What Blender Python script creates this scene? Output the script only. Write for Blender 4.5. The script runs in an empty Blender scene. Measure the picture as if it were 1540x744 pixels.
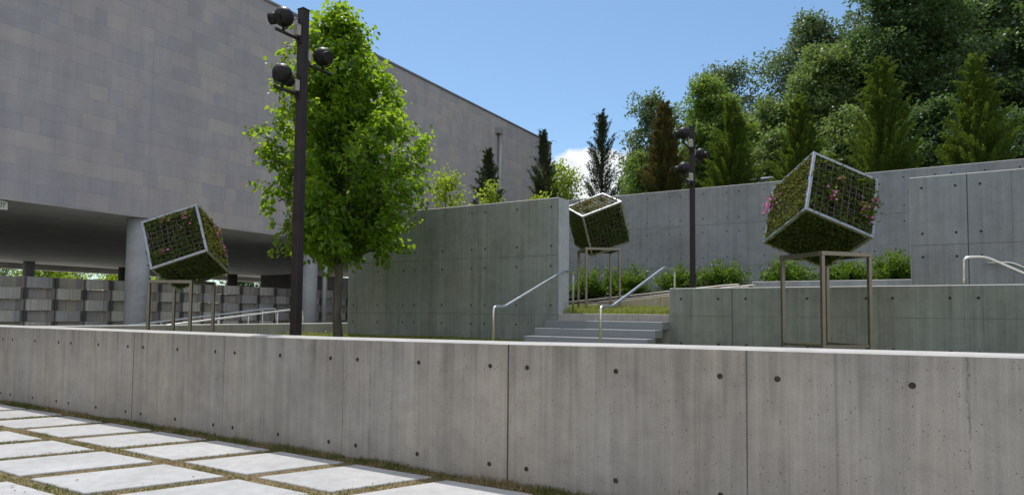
import bpy, math, random
import numpy as np
from mathutils import Matrix, Vector

SC = bpy.context.scene
COL = SC.collection
rad = math.radians

# ------------------------------------------------------------------ camera, world, sun, exposure
# site axes: x runs along the concrete walls, y runs away from the camera at right angles to them
def make_camera():
    cd = bpy.data.cameras.new('camera')
    cam = bpy.data.objects.new('camera', cd)
    COL.objects.link(cam)
    cd.sensor_fit = 'HORIZONTAL'
    cd.sensor_width = 36.0
    cd.lens = 36.0 * 983.0 / 1540.0
    cd.shift_y = 51.0 / 1540.0
    cd.clip_start = 0.05
    cd.clip_end = 5000.0
    p, ro = rad(2.8), rad(0.52)
    f = Vector((0, math.cos(p), math.sin(p)))
    r0 = Vector((1, 0, 0)); u0 = Vector((0, -math.sin(p), math.cos(p)))
    r = r0 * math.cos(ro) + u0 * math.sin(ro)
    u = u0 * math.cos(ro) - r0 * math.sin(ro)
    R = Matrix((r, u, -f)).transposed().to_4x4()
    yaw = Matrix.Rotation(math.atan2(0.507, 0.862), 4, 'Z')
    cam.matrix_world = Matrix.Translation((0, 0, 1.55)) @ yaw @ R
    SC.camera = cam
make_camera()

SUN_EL = rad(66.8)
SUN_H = Vector((-0.32, 0.28)).normalized()          # horizontal direction towards the sun
SUN_DIR = Vector((SUN_H.x * math.cos(SUN_EL), SUN_H.y * math.cos(SUN_EL), math.sin(SUN_EL)))

def make_world():
    w = bpy.data.worlds.new('World'); SC.world = w; w.use_nodes = True
    nt = w.node_tree; nt.nodes.clear(); N = nt.nodes.new; L = nt.links.new
    out = N('ShaderNodeOutputWorld'); bg = N('ShaderNodeBackground')
    sky = N('ShaderNodeTexSky'); sky.sky_type = 'NISHITA'; sky.sun_disc = False
    sky.sun_elevation = SUN_EL; sky.sun_rotation = math.atan2(SUN_H.x, SUN_H.y)
    sky.altitude = 300; sky.air_density = 1.0; sky.dust_density = 0.7; sky.ozone_density = 1.6
    bg.inputs['Strength'].default_value = 0.11
    # one bank of cumulus low over the far trees
    tc = N('ShaderNodeTexCoord')
    dist = N('ShaderNodeVectorMath'); dist.operation = 'SUBTRACT'
    dist.inputs[1].default_value = CLOUD_DIR
    L(tc.outputs['Generated'], dist.inputs[0])
    sc = N('ShaderNodeVectorMath'); sc.operation = 'MULTIPLY'; sc.inputs[1].default_value = (1.0, 1.0, 1.75)
    L(dist.outputs[0], sc.inputs[0])
    ln = N('ShaderNodeVectorMath'); ln.operation = 'LENGTH'; L(sc.outputs[0], ln.inputs[0])
    no = N('ShaderNodeTexNoise'); no.inputs['Scale'].default_value = 22; no.inputs['Detail'].default_value = 6
    no.inputs['Roughness'].default_value = 0.5
    L(tc.outputs['Generated'], no.inputs['Vector'])
    ad = N('ShaderNodeMath'); ad.operation = 'MULTIPLY_ADD'; ad.inputs[1].default_value = 0.11
    L(no.outputs['Fac'], ad.inputs[0]); L(ln.outputs['Value'], ad.inputs[2])
    mr = N('ShaderNodeMapRange'); mr.inputs[1].default_value = 0.152; mr.inputs[2].default_value = 0.134
    L(ad.outputs[0], mr.inputs[0])
    n2 = N('ShaderNodeTexNoise'); n2.inputs['Scale'].default_value = 30; n2.inputs['Detail'].default_value = 4
    L(tc.outputs['Generated'], n2.inputs['Vector'])
    cr = N('ShaderNodeValToRGB')
    cr.color_ramp.elements[0].position = 0.35; cr.color_ramp.elements[0].color = (5.0, 5.4, 6.0, 1)
    cr.color_ramp.elements[1].position = 0.62; cr.color_ramp.elements[1].color = (7.0, 7.1, 7.3, 1)
    L(n2.outputs['Fac'], cr.inputs[0])
    tint = N('ShaderNodeMix'); tint.data_type = 'RGBA'; tint.blend_type = 'MULTIPLY'; tint.inputs[0].default_value = 1.0
    tint.inputs[7].default_value = (0.84, 0.97, 1.0, 1)
    L(sky.outputs[0], tint.inputs[6])
    mx = N('ShaderNodeMix'); mx.data_type = 'RGBA'
    L(mr.outputs[0], mx.inputs[0]); L(tint.outputs[2], mx.inputs[6]); L(cr.outputs[0], mx.inputs[7])
    # unseen bright cumulus added behind the viewer as neutral fill light
    dt = N('ShaderNodeVectorMath'); dt.operation = 'DOT_PRODUCT'; dt.inputs[1].default_value = (-0.507, 0.862, 0.0)
    L(tc.outputs['Generated'], dt.inputs[0])
    mb_ = N('ShaderNodeMapRange'); mb_.inputs[1].default_value = 0.30; mb_.inputs[2].default_value = 0.0; L(dt.outputs['Value'], mb_.inputs[0])
    n3 = N('ShaderNodeTexNoise'); n3.inputs['Scale'].default_value = 3.2; n3.inputs['Detail'].default_value = 6
    L(tc.outputs['Generated'], n3.inputs['Vector'])
    m3 = N('ShaderNodeMapRange'); m3.inputs[1].default_value = 0.44; m3.inputs[2].default_value = 0.56; L(n3.outputs['Fac'], m3.inputs[0])
    mm = N('ShaderNodeMath'); mm.operation = 'MULTIPLY'; L(mb_.outputs[0], mm.inputs[0]); L(m3.outputs[0], mm.inputs[1])
    mx2 = N('ShaderNodeMix'); mx2.data_type = 'RGBA'; mx2.inputs[7].default_value = (8.6, 8.3, 8.0, 1)
    L(mm.outputs[0], mx2.inputs[0]); L(mx.outputs[2], mx2.inputs[6])
    L(mx2.outputs[2], bg.inputs['Color']); L(bg.outputs[0], out.inputs['Surface'])
CLOUD_DIR = Vector((-0.385, 0.905, 0.195)).normalized()
make_world()

def make_sun():
    ld = bpy.data.lights.new('sun', 'SUN'); o = bpy.data.objects.new('sun', ld); COL.objects.link(o)
    ld.energy = 2.5; ld.angle = rad(0.53); ld.color = (1.0, 0.965, 0.91)
    o.rotation_euler = SUN_DIR.to_track_quat('Z', 'Y').to_euler()
make_sun()
SC.view_settings.view_transform = 'Standard'
SC.view_settings.look = 'None'
SC.view_settings.gamma = 1.0
SC.view_settings.exposure = 0.46
SC.view_settings.use_curve_mapping = False

# ------------------------------------------------------------------ node materials
class NT:
    def __init__(self, name):
        self.m = bpy.data.materials.new(name); self.m.use_nodes = True
        self.nt = self.m.node_tree; self.nt.nodes.clear()
        self.out = self.nt.nodes.new('ShaderNodeOutputMaterial')
        self._c = None
    def n(self, t, **kw):
        nd = self.nt.nodes.new('ShaderNode' + t)
        for k, v in kw.items(): setattr(nd, k, v)
        return nd
    def link(self, a, b): self.nt.links.new(a, b)
    def coord(self):
        if self._c is None: self._c = self.n('TexCoord').outputs['Object']
        return self._c
    def scaled(self, s, loc=(0, 0, 0)):
        mp = self.n('Mapping'); mp.inputs['Scale'].default_value = s; mp.inputs['Location'].default_value = loc
        self.link(self.coord(), mp.inputs['Vector']); return mp.outputs[0]
    def noise(self, s, scale=1.0, detail=4.0, rough=0.55, loc=(0, 0, 0)):
        nd = self.n('TexNoise'); nd.inputs['Scale'].default_value = scale
        nd.inputs['Detail'].default_value = detail; nd.inputs['Roughness'].default_value = rough
        self.link(self.scaled(s, loc), nd.inputs['Vector']); return nd.outputs['Fac']
    def maprange(self, v, a, b, c, d):
        nd = self.n('MapRange')
        for i, x in zip((1, 2, 3, 4), (a, b, c, d)): nd.inputs[i].default_value = x
        self.link(v, nd.inputs[0]); return nd.outputs[0]
    def math(self, op, a, b=None, c=None):
        nd = self.n('Math', operation=op)
        for i, x in enumerate((a, b, c)):
            if x is None: continue
            if isinstance(x, (int, float)): nd.inputs[i].default_value = x
            else: self.link(x, nd.inputs[i])
        return nd.outputs[0]
    def mix(self, fac, a, b, mode='MIX'):
        nd = self.n('Mix', data_type='RGBA', blend_type=mode)
        for i, x in ((0, fac), (6, a), (7, b)):
            if isinstance(x, (int, float)): nd.inputs[i].default_value = x
            elif isinstance(x, (tuple, list)): nd.inputs[i].default_value = (*x, 1)
            else: self.link(x, nd.inputs[i])
        return nd.outputs[2]
    def ramp(self, v, stops):
        nd = self.n('ValToRGB'); e = nd.color_ramp.elements
        while len(e) < len(stops): e.new(0.5)
        for el, (p, c) in zip(e, stops): el.position = p; el.color = (*c, 1)
        self.link(v, nd.inputs[0]); return nd.outputs[0]
    def bump(self, h, strength=0.3, dist=0.01):
        nd = self.n('Bump'); nd.inputs['Strength'].default_value = strength; nd.inputs['Distance'].default_value = dist
        self.link(h, nd.inputs['Height']); return nd.outputs[0]
    def finish(self, color, rough=0.8, metal=0.0, normal=None, spec=0.5):
        p = self.n('BsdfPrincipled')
        for k, v in (('Base Color', color), ('Roughness', rough), ('Metallic', metal), ('Specular IOR Level', spec)):
            if isinstance(v, (int, float)): p.inputs[k].default_value = v
            elif isinstance(v, tuple): p.inputs[k].default_value = (*v, 1)
            else: self.link(v, p.inputs[k])
        if normal is not None: self.link(normal, p.inputs['Normal'])
        self.link(p.outputs[0], self.out.inputs['Surface'])
        return self.m

def mat_concrete(name, base, streak=0.5, seed=0.0, pits=True, cracks=(), panels=()):
    t = NT(name)
    l = (seed, seed * 1.7, seed * 0.6)
    fine = t.noise((15, 15, 0.34), 1.0, 8, 0.72, l)              # run marks down the face
    board = t.noise((4.3, 4.3, 0.13), 1.0, 5, 0.65, l)
    blotch = t.noise((1, 1, 1), 0.9, 5, 0.6, l)
    cloud = t.noise((1, 1, 1), 6.0, 5, 0.6, l)
    grain = t.noise((1, 1, 1), 90.0, 3, 0.7, l)
    k = t.math('ADD', t.maprange(fine, 0.28, 0.72, -0.20 * streak, 0.20 * streak), 1.0)
    k = t.math('ADD', k, t.maprange(board, 0.3, 0.7, -0.10 * streak, 0.10 * streak))
    k = t.math('ADD', k, t.maprange(blotch, 0.3, 0.7, -0.15, 0.15))
    k = t.math('ADD', k, t.maprange(cloud, 0.3, 0.7, -0.09, 0.09))
    k = t.math('ADD', k, t.maprange(grain, 0.3, 0.7, -0.13, 0.13))
    # sharp dark runs here and there
    runs = t.noise((26, 26, 0.16), 1.0, 2, 0.4, l)
    gate = t.noise((1.2, 1.2, 1.3), 1.0, 2, 0.5, (l[0] + 9, l[1], l[2]))
    rr = t.math('MULTIPLY', t.maprange(runs, 0.60, 0.70, 0, 1), t.maprange(gate, 0.46, 0.62, 0, 1))
    k = t.math('MULTIPLY_ADD', rr, -0.17 * streak, k)
    if panels:
        sp = t.n('SeparateXYZ'); t.link(t.coord(), sp.inputs[0])
        lo, hi = panels[0], panels[-1] + 2
        nd = t.n('ValToRGB'); nd.color_ramp.interpolation = 'CONSTANT'; e = nd.color_ramp.elements
        prg = random.Random(12)
        while len(e) < len(panels): e.new(0.5)
        for el, px in zip(e, panels):
            el.position = (px - lo) / (hi - lo); g_ = 0.5 + prg.uniform(-.5, .5); el.color = (g_, g_, g_, 1)
        t.link(t.maprange(sp.outputs[0], lo, hi, 0, 1), nd.inputs[0])
        k = t.math('ADD', k, t.maprange(nd.outputs[0], 0, 1, -0.065, 0.065))
    warm = t.noise((0.8, 0.8, 0.35), 1.0, 3, 0.5, (l[0] + 4, l[1], l[2]))
    col = t.mix(t.maprange(warm, 0.35, 0.65, 0, 1), tuple(c * m for c, m in zip(base, (0.97, 1.0, 1.02))), tuple(c * m for c, m in zip(base, (1.03, 1.0, 0.96))))
    g = t.n('CombineColor')
    for i in range(3): t.link(k, g.inputs[i])
    col = t.mix(1.0, col, g.outputs[0], 'MULTIPLY')
    h = t.math('ADD', t.math('MULTIPLY', fine, 0.4), t.math('MULTIPLY', grain, 0.3))
    if cracks:
        sx = t.n('SeparateXYZ'); t.link(t.coord(), sx.inputs[0])
        wob = t.noise((0, 0, 1), 3.2, 6, 0.75, l)
        brk = t.noise((0, 0, 1), 5.0, 3, 0.6, (0, 0, 7))
        for cx in cracks:
            d = t.math('ABSOLUTE', t.math('MULTIPLY_ADD', t.math('SUBTRACT', wob, 0.5), 0.16, t.math('SUBTRACT', sx.outputs[0], cx)))
            ck = t.math('MULTIPLY', t.maprange(d, 0.002, 0.008, 1, 0), t.maprange(brk, 0.40, 0.58, 0.05, 0.5))
            col = t.mix(ck, col, (0.07, 0.06, 0.05))
        # soft damp patches and a darker drip fringe under the cap
        fr = t.noise((7, 7, 0.05), 1.0, 4, 0.6, (3, 0, 0))
        fz = t.math('MULTIPLY_ADD', t.maprange(fr, 0.3, 0.7, -0.30, 0.30), 1.0, sx.outputs[2])
        dp = t.math('MULTIPLY', t.maprange(fz, 0.95, 1.30, 0.0, 1.0), t.maprange(fr, 0.42, 0.6, 0.0, 0.34))
        col = t.mix(dp, col, (0.10, 0.09, 0.078))
        pt = t.noise((1, 1, 1.4), 2.2, 5, 0.65, (11, 0, 2))
        col = t.mix(t.maprange(pt, 0.55, 0.72, 0, 0.30), col, (0.16, 0.155, 0.15))
        rs = t.noise((1, 1, 0.7), 3.7, 6, 0.7, (1, 5, 2))
        col = t.mix(t.maprange(rs, 0.62, 0.76, 0, 0.35), col, (0.33, 0.24, 0.15))
    if pits:
        v = t.n('TexVoronoi'); v.inputs['Scale'].default_value = 36
        t.link(t.scaled((1, 1, 1), l), v.inputs['Vector'])
        sz = t.n('SeparateColor'); t.link(v.outputs['Color'], sz.inputs[0])
        thr = t.maprange(sz.outputs[0], 0.45, 1.0, 0.0, 0.23)
        pit = t.math('LESS_THAN', v.outputs['Distance'], thr)
        col = t.mix(t.math('MULTIPLY', pit, 0.6), col, (0.05, 0.045, 0.04))
        h = t.math('SUBTRACT', h, pit)
    return t.finish(col, 0.85, 0.0, t.bump(h, 0.35, 0.006), 0.3)

def mat_plain(name, color, rough=0.6, metal=0.0, var=0.08, scale=8.0, spec=0.5, bump=0.0):
    t = NT(name)
    nz = t.noise((1, 1, 1), scale, 4, 0.6)
    lo = tuple(c * (1 - var) for c in color); hi = tuple(min(1, c * (1 + var)) for c in color)
    col = t.mix(t.maprange(nz, 0.3, 0.7, 0, 1), lo, hi)
    r = t.maprange(nz, 0.3, 0.7, max(0.02, rough - 0.06), min(1, rough + 0.06))
    return t.finish(col, r, metal, t.bump(nz, bump, 0.01) if bump else None, spec)

def mat_leaf(name, stops, trans=(0.25, 0.4, 0.03), tfac=0.45, rough=0.45, clump=0.6, spec=0.18):
    """leaf tone varies from leaf to leaf and slowly from spray to spray"""
    t = NT(name)
    ge = t.n('NewGeometry')
    nz = t.noise((1, 1, 1), clump, 3, 0.5)
    v = t.math('ADD', t.math('MULTIPLY', ge.outputs['Random Per Island'], 0.6), t.maprange(nz, 0.3, 0.7, 0.0, 0.4))
    col = t.ramp(v, stops)
    p = t.n('BsdfPrincipled'); t.link(col, p.inputs['Base Color'])
    p.inputs['Roughness'].default_value = rough; p.inputs['Specular IOR Level'].default_value = spec
    tr = t.n('BsdfTranslucent')
    tcol = t.mix(t.math('MULTIPLY', ge.outputs['Random Per Island'], 0.5), trans, tuple(min(1, c * f) for c, f in zip(trans, (1.7, 1.35, 1.0))))
    t.link(tcol, tr.inputs['Color'])
    ms = t.n('MixShader'); ms.inputs[0].default_value = tfac
    t.link(p.outputs[0], ms.inputs[1]); t.link(tr.outputs[0], ms.inputs[2]); t.link(ms.outputs[0], t.out.inputs['Surface'])
    return t.m

def mat_bark(name, color):
    t = NT(name)
    a = t.noise((14, 14, 2.5), 1.0, 6, 0.65)
    col = t.mix(t.maprange(a, 0.3, 0.7, 0, 1), tuple(c * 0.55 for c in color), tuple(c * 1.3 for c in color))
    return t.finish(col, 0.9, 0, t.bump(a, 0.7, 0.02), 0.2)

def mat_cladding():
    """random ashlar: courses 0.41 m, stones of mixed length, every stone its own tone"""
    t = NT('limestone_cladding')
    s = t.n('SeparateXYZ'); t.link(t.coord(), s.inputs[0])
    u, v = s.outputs[1], s.outputs[2]
    row = t.math('FLOOR', t.math('DIVIDE', v, 0.41))
    wn = t.n('TexWhiteNoise', noise_dimensions='1D'); t.link(row, wn.inputs['W'])
    uu = t.math('DIVIDE', t.math('MULTIPLY_ADD', wn.outputs['Value'], 3.0, u), 0.86)
    # two lengths of stone: a cell may be split in two
    cell = t.math('FLOOR', uu); fr = t.math('FRACT', uu)
    wc = t.n('TexWhiteNoise', noise_dimensions='2D'); cv = t.n('CombineXYZ'); t.link(cell, cv.inputs[0]); t.link(row, cv.inputs[1]); t.link(cv.outputs[0], wc.inputs['Vector'])
    cut = t.math('MULTIPLY_ADD', wc.outputs['Value'], 0.5, 0.25)
    side = t.math('GREATER_THAN', fr, cut)
    c2 = t.n('CombineXYZ'); t.link(cell, c2.inputs[0]); t.link(row, c2.inputs[1])
    split = t.math('GREATER_THAN', wc.outputs['Value'], 0.55)
    sid = t.math('MULTIPLY', side, split); t.link(sid, c2.inputs[2])
    wt = t.n('TexWhiteNoise', noise_dimensions='3D'); t.link(c2.outputs[0], wt.inputs['Vector'])
    big = t.noise((1, 1, 1), 0.22, 4, 0.6)
    mid = t.noise((1, 1, 1), 1.6, 5, 0.65)
    fine = t.noise((1, 1, 1), 26, 4, 0.6)
    tone = t.math('ADD', t.math('MULTIPLY', wt.outputs['Value'], 0.75), t.maprange(big, 0.3, 0.7, 0.0, 0.35))
    col = t.ramp(tone, [(0.0, (0.325, 0.312, 0.340)), (0.28, (0.352, 0.334, 0.354)), (0.5, (0.374, 0.350, 0.360)),
                        (0.72, (0.394, 0.362, 0.362)), (1.0, (0.428, 0.386, 0.370))])
    k = t.math('ADD', t.maprange(mid, 0.3, 0.7, 1.00, 1.16), t.maprange(fine, 0.3, 0.7, -0.07, 0.07))
    run = t.noise((1, 2.2, 0.06), 1.0, 5, 0.65)
    k = t.math('ADD', k, t.maprange(run, 0.3, 0.7, -0.08, 0.08))
    g = t.n('CombineColor')
    for i in range(3): t.link(k, g.inputs[i])
    col = t.mix(1.0, col, g.outputs[0], 'MULTIPLY')
    fv = t.math('FRACT', t.math('DIVIDE', v, 0.41))
    jh = t.math('LESS_THAN', fv, 0.022)
    jv = t.math('LESS_THAN', fr, 0.009)
    js = t.math('MULTIPLY', split, t.math('LESS_THAN', t.math('ABSOLUTE', t.math('SUBTRACT', fr, cut)), 0.005))
    j = t.math('MAXIMUM', jh, t.math('MAXIMUM', jv, js))
    col = t.mix(t.math('MULTIPLY', j, 0.32), col, (0.10, 0.095, 0.095))
    return t.finish(col, 0.8, 0, t.bump(t.math('SUBTRACT', t.math('MULTIPLY', fine, 0.3), j), 0.25, 0.006), 0.3)

def mat_pavers():
    t = NT('paver_concrete')
    a = t.noise((1, 1, 1), 1.3, 5, 0.6); b = t.noise((1, 1, 1), 160, 3, 0.7); c = t.noise((1, 1, 1), 9, 6, 0.65)
    ge = t.n('NewGeometry')
    k = t.math('ADD', t.maprange(a, 0.3, 0.7, 0.90, 1.07), t.maprange(b, 0.3, 0.7, -0.2, 0.2))
    k = t.math('ADD', k, t.maprange(c, 0.35, 0.7, -0.09, 0.09))
    k = t.math('ADD', k, t.maprange(ge.outputs['Random Per Island'], 0, 1, -0.05, 0.04))
    g = t.n('CombineColor')
    for i in range(3): t.link(k, g.inputs[i])
    col = t.mix(1.0, (0.475, 0.475, 0.475), g.outputs[0], 'MULTIPLY')
    sp = t.noise((1, 1, 1), 55, 5, 0.75, (3, 1, 0)); col = t.mix(t.maprange(sp, 0.60, 0.70, 0, 0.35), col, (0.20, 0.19, 0.18))
    st = t.noise((1, 1, 1), 2.6, 6, 0.7, (8, 2, 0)); col = t.mix(t.maprange(st, 0.52, 0.72, 0, 0.30), col, (0.33, 0.31, 0.28))
    return t.finish(col, 0.85, 0, t.bump(b, 0.25, 0.004), 0.25)

def mat_soil(name, a, b, c, scale=3.0):
    t = NT(name)
    n1 = t.noise((1, 1, 1), scale, 6, 0.7); n2 = t.noise((1, 1, 1), scale * 14, 4, 0.7)
    col = t.ramp(t.math('ADD', t.math('MULTIPLY', n1, 0.6), t.math('MULTIPLY', n2, 0.4)), [(0.35, a), (0.5, b), (0.65, c)])
    return t.finish(col, 0.95, 0, t.bump(n2, 0.8, 0.03), 0.1)

def mat_grass(name, greens, straws, lo, hi, scale=1.6):
    t = NT(name)
    ge = t.n('NewGeometry'); nz = t.noise((1, 1, 1), scale, 4, 0.6)
    r = ge.outputs['Random Per Island']
    g = t.ramp(r, [(0, greens[0]), (1, greens[1])]); s = t.ramp(r, [(0, straws[0]), (1, straws[1])])
    f = t.math('ADD', t.maprange(nz, lo, hi, 0, 1), t.maprange(r, 0, 1, -0.3, 0.3))
    col = t.mix(t.math('MINIMUM', t.math('MAXIMUM', f, 0.0), 1.0), g, s)
    p = t.n('BsdfPrincipled'); t.link(col, p.inputs['Base Color']); p.inputs['Roughness'].default_value = 0.6
    p.inputs['Specular IOR Level'].default_value = 0.2
    tr = t.n('BsdfTranslucent'); t.link(col, tr.inputs['Color'])
    ms = t.n('MixShader'); ms.inputs[0].default_value = 0.42
    t.link(p.outputs[0], ms.inputs[1]); t.link(tr.outputs[0], ms.inputs[2]); t.link(ms.outputs[0], t.out.inputs['Surface'])
    return t.m

M = {}
M['wall_front'] = mat_concrete('concrete_warm_grey', (0.348, 0.325, 0.296), 1.0, 0.0, True, (-4.59, 0.38, -8.1), (-14.85, -12.36, -10.58, -8.79, -6.90, -4.96, -2.97, -0.95, 1.10, 3.1))
M['wall_green'] = mat_concrete('concrete_green_grey', (0.232, 0.250, 0.232), 1.2, 3.3)
M['wall_blue'] = mat_concrete('concrete_blue_grey', (0.262, 0.280, 0.300), 0.8, 7.7)
M['wall_end'] = mat_concrete('concrete_end_lit', (0.47, 0.475, 0.49), 0.5, 17.0)  # end face lighter: the stronger light it catches is put into the colour
M['wall_low'] = mat_concrete('concrete_light_grey', (0.36, 0.35, 0.33), 0.7, 11.0)
M['wall_ramp'] = mat_concrete('concrete_sandy', (0.48, 0.435, 0.35), 0.6, 14.0)
M['cap'] = mat_plain('sunlit_cap_tone', (0.47, 0.455, 0.435), 0.85, 0, 0.12, 5, 0.2)  # wall tops paler than the faces: sunlit brightness put into the colour
M['joint'] = mat_plain('joint_stain', (0.20, 0.19, 0.175), 0.9, 0, 0.2, 20, 0.1)  # darker stain along the control joints
M['pourline'] = mat_plain('pour_line', (0.19, 0.195, 0.185), 0.9, 0, 0.3, 3, 0.1)
M['plug'] = mat_plain('tie_plug', (0.11, 0.09, 0.075), 0.9, 0, 0.3, 60, 0.1)
M['granite'] = mat_plain('grey_granite', (0.225, 0.24, 0.26), 0.5, 0, 0.22, 120, 0.4)
M['column'] = mat_concrete('column_concrete', (0.36, 0.37, 0.39), 0.3, 20.0, False)
M['clad'] = mat_cladding()
M['soffit'] = mat_plain('soffit_plaster', (0.46, 0.445, 0.40), 0.85, 0, 0.12, 1.2, 0.2)
M['coping'] = mat_plain('coping_metal', (0.24, 0.225, 0.23), 0.5, 0.5, 0.1, 3)
M['downpipe'] = mat_plain('painted_pipe', (0.33, 0.34, 0.34), 0.5, 0.3, 0.08, 4)
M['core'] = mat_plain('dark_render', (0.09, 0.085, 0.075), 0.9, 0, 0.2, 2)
M['floor'] = mat_plain('undercroft_paving', (0.48, 0.46, 0.42), 0.9, 0, 0.12, 2)
def mat_panel(name, color):
    t = NT(name)
    bands = t.noise((1, 14, 0.05), 1.0, 3, 0.6); dirt = t.noise((1, 1, 1), 5, 4, 0.6)
    col = t.mix(t.maprange(bands, 0.35, 0.65, 0, 1), tuple(c * 0.80 for c in color), tuple(c * 1.12 for c in color))
    return t.finish(t.mix(t.maprange(dirt, 0.4, 0.8, 0, 0.2), col, (0.16, 0.15, 0.13)), 0.5, 0, None, 0.4)
WOVEN = [mat_panel('panel_pale_grey', (0.57, 0.545, 0.485)), mat_panel('panel_slate', (0.42, 0.41, 0.40)), mat_panel('panel_olive', (0.50, 0.50, 0.40)),
         mat_panel('panel_brown', (0.46, 0.405, 0.345)), mat_panel('panel_dim_grey', (0.44, 0.42, 0.385)), mat_panel('panel_dark_olive', (0.42, 0.40, 0.30)), mat_panel('panel_gap', (0.27, 0.245, 0.225))]
M['woven_post'] = mat_plain('woven_post', (0.10, 0.095, 0.09), 0.6, 0.2, 0.15, 5)
M['steel'] = mat_plain('brushed_steel', (0.70, 0.685, 0.66), 0.36, 1.0, 0.06, 30)
M['steel_dull'] = mat_plain('dull_steel', (0.42, 0.40, 0.37), 0.55, 0.8, 0.08, 30)
M['frame'] = mat_plain('frame_aluminium', (0.40, 0.41, 0.44), 0.38, 0.85, 0.06, 20)
M['stand'] = mat_plain('stand_metal', (0.235, 0.212, 0.18), 0.40, 0.9, 0.15, 6)
M['grid'] = mat_plain('galvanised_wire', (0.17, 0.17, 0.18), 0.55, 0.4, 0.15, 20)
M['pole'] = mat_plain('bronze_paint', (0.030, 0.022, 0.023), 0.55, 0.0, 0.25, 6, 0.3)
M['black'] = mat_plain('black_enamel', (0.013, 0.012, 0.012), 0.48, 0.0, 0.2, 10, 0.3)
M['lens'] = mat_plain('dark_glass', (0.01, 0.01, 0.012), 0.08, 0.0, 0.1, 5)
M['box'] = mat_plain('junction_box_grey', (0.42, 0.38, 0.34), 0.6, 0, 0.1, 10)
M['soil'] = mat_soil('planter_soil', (0.012, 0.009, 0.006), (0.028, 0.02, 0.012), (0.05, 0.036, 0.022), 9)
M['pavers'] = mat_pavers()
M['thatch'] = mat_soil('dry_turf', (0.16, 0.125, 0.07), (0.27, 0.21, 0.125), (0.17, 0.16, 0.06), 2.5)
M['turf'] = mat_soil('turf_soil', (0.09, 0.11, 0.03), (0.13, 0.15, 0.045), (0.18, 0.18, 0.07), 2.0)
M['bed'] = mat_soil('mulch', (0.03, 0.022, 0.015), (0.06, 0.045, 0.03), (0.09, 0.07, 0.05), 4.0)
M['hill'] = mat_soil('hill_grass', (0.03, 0.045, 0.012), (0.05, 0.065, 0.018), (0.08, 0.085, 0.03), 0.8)
M['joint_grass'] = mat_grass('joint_grass', ((0.09, 0.125, 0.025), (0.19, 0.22, 0.05)), ((0.30, 0.22, 0.12), (0.50, 0.39, 0.24)), 0.43, 0.60, 1.9)
M['lawn_grass'] = mat_grass('lawn_grass', ((0.17, 0.23, 0.035), (0.38, 0.43, 0.08)), ((0.44, 0.42, 0.14), (0.56, 0.50, 0.23)), 0.5, 0.75, 1.2)
M['bark'] = mat_bark('bark', (0.125, 0.112, 0.092))
M['bark_dark'] = mat_bark('bark_dark', (0.075, 0.06, 0.05))
M['leaf_main'] = mat_leaf('leaf_young_tree', [(0, (0.026, 0.060, 0.010)), (0.45, (0.050, 0.105, 0.014)), (0.8, (0.10, 0.17, 0.022)), (1, (0.17, 0.23, 0.03))], (0.42, 0.68, 0.028), 0.46, 0.42, 0.8, 0.3)
M['leaf_lime'] = mat_leaf('leaf_lime', [(0, (0.11, 0.18, 0.022)), (0.5, (0.18, 0.26, 0.032)), (1, (0.28, 0.34, 0.05))], (0.44, 0.60, 0.04), 0.5, 0.5, 1.5)
M['leaf_bright'] = mat_leaf('leaf_bright_green', [(0, (0.06, 0.11, 0.028)), (0.5, (0.10, 0.165, 0.04)), (1, (0.165, 0.23, 0.07))], (0.28, 0.44, 0.06), 0.38, 0.45, 0.5, 0.3)
M['leaf_mid'] = mat_leaf('leaf_mid_green', [(0, (0.0495, 0.0858, 0.0330)), (0.5, (0.0880, 0.1342, 0.0484)), (1, (0.1705, 0.2145, 0.0990))], (0.2640, 0.3960, 0.0880), 0.36, 0.45, 0.4, 0.3)
M['leaf_oak'] = mat_leaf('leaf_oak', [(0, (0.0450, 0.0725, 0.0375)), (0.5, (0.0775, 0.1100, 0.0550)), (1, (0.1562, 0.1875, 0.1063))], (0.2000, 0.3125, 0.1000), 0.32, 0.42, 0.35, 0.35)
M['leaf_dark'] = mat_leaf('leaf_dark', [(0, (0.0308, 0.0616, 0.0280)), (0.5, (0.0560, 0.0952, 0.0392)), (1, (0.1120, 0.1610, 0.0700))], (0.1680, 0.3080, 0.0700), 0.30, 0.42, 0.3, 0.4)
M['needle'] = mat_leaf('cypress_green', [(0, (0.0286, 0.0550, 0.0132)), (0.5, (0.0605, 0.1045, 0.0198)), (1, (0.1320, 0.1815, 0.0330))], (0.2420, 0.3740, 0.0330), 0.33, 0.6, 1.6, 0.2)
M['needle_dark'] = mat_leaf('cypress_dark', [(0, (0.020, 0.034, 0.018)), (0.5, (0.038, 0.055, 0.026)), (1, (0.070, 0.088, 0.042))], (0.08, 0.13, 0.04), 0.26, 0.6, 1.6, 0.2)
M['needle_brown'] = mat_leaf('cypress_browning', [(0, (0.038, 0.062, 0.020)), (0.45, (0.062, 0.085, 0.024)), (0.7, (0.12, 0.088, 0.032)), (1, (0.20, 0.105, 0.045))], (0.19, 0.18, 0.04), 0.30, 0.6, 1.2, 0.2)
M['shrub'] = mat_leaf('shrub_leaf', [(0, (0.030, 0.065, 0.012)), (0.5, (0.060, 0.120, 0.018)), (1, (0.12, 0.20, 0.03))], (0.20, 0.36, 0.03), 0.36, 0.35, 1.5)
M['sedum'] = mat_leaf('planter_leaf', [(0, (0.0370, 0.0581, 0.0158)), (0.5, (0.0686, 0.1003, 0.0253)), (1, (0.1373, 0.1637, 0.0475))], (0.2112, 0.2957, 0.0317), 0.35, 0.5, 3.5)
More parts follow.
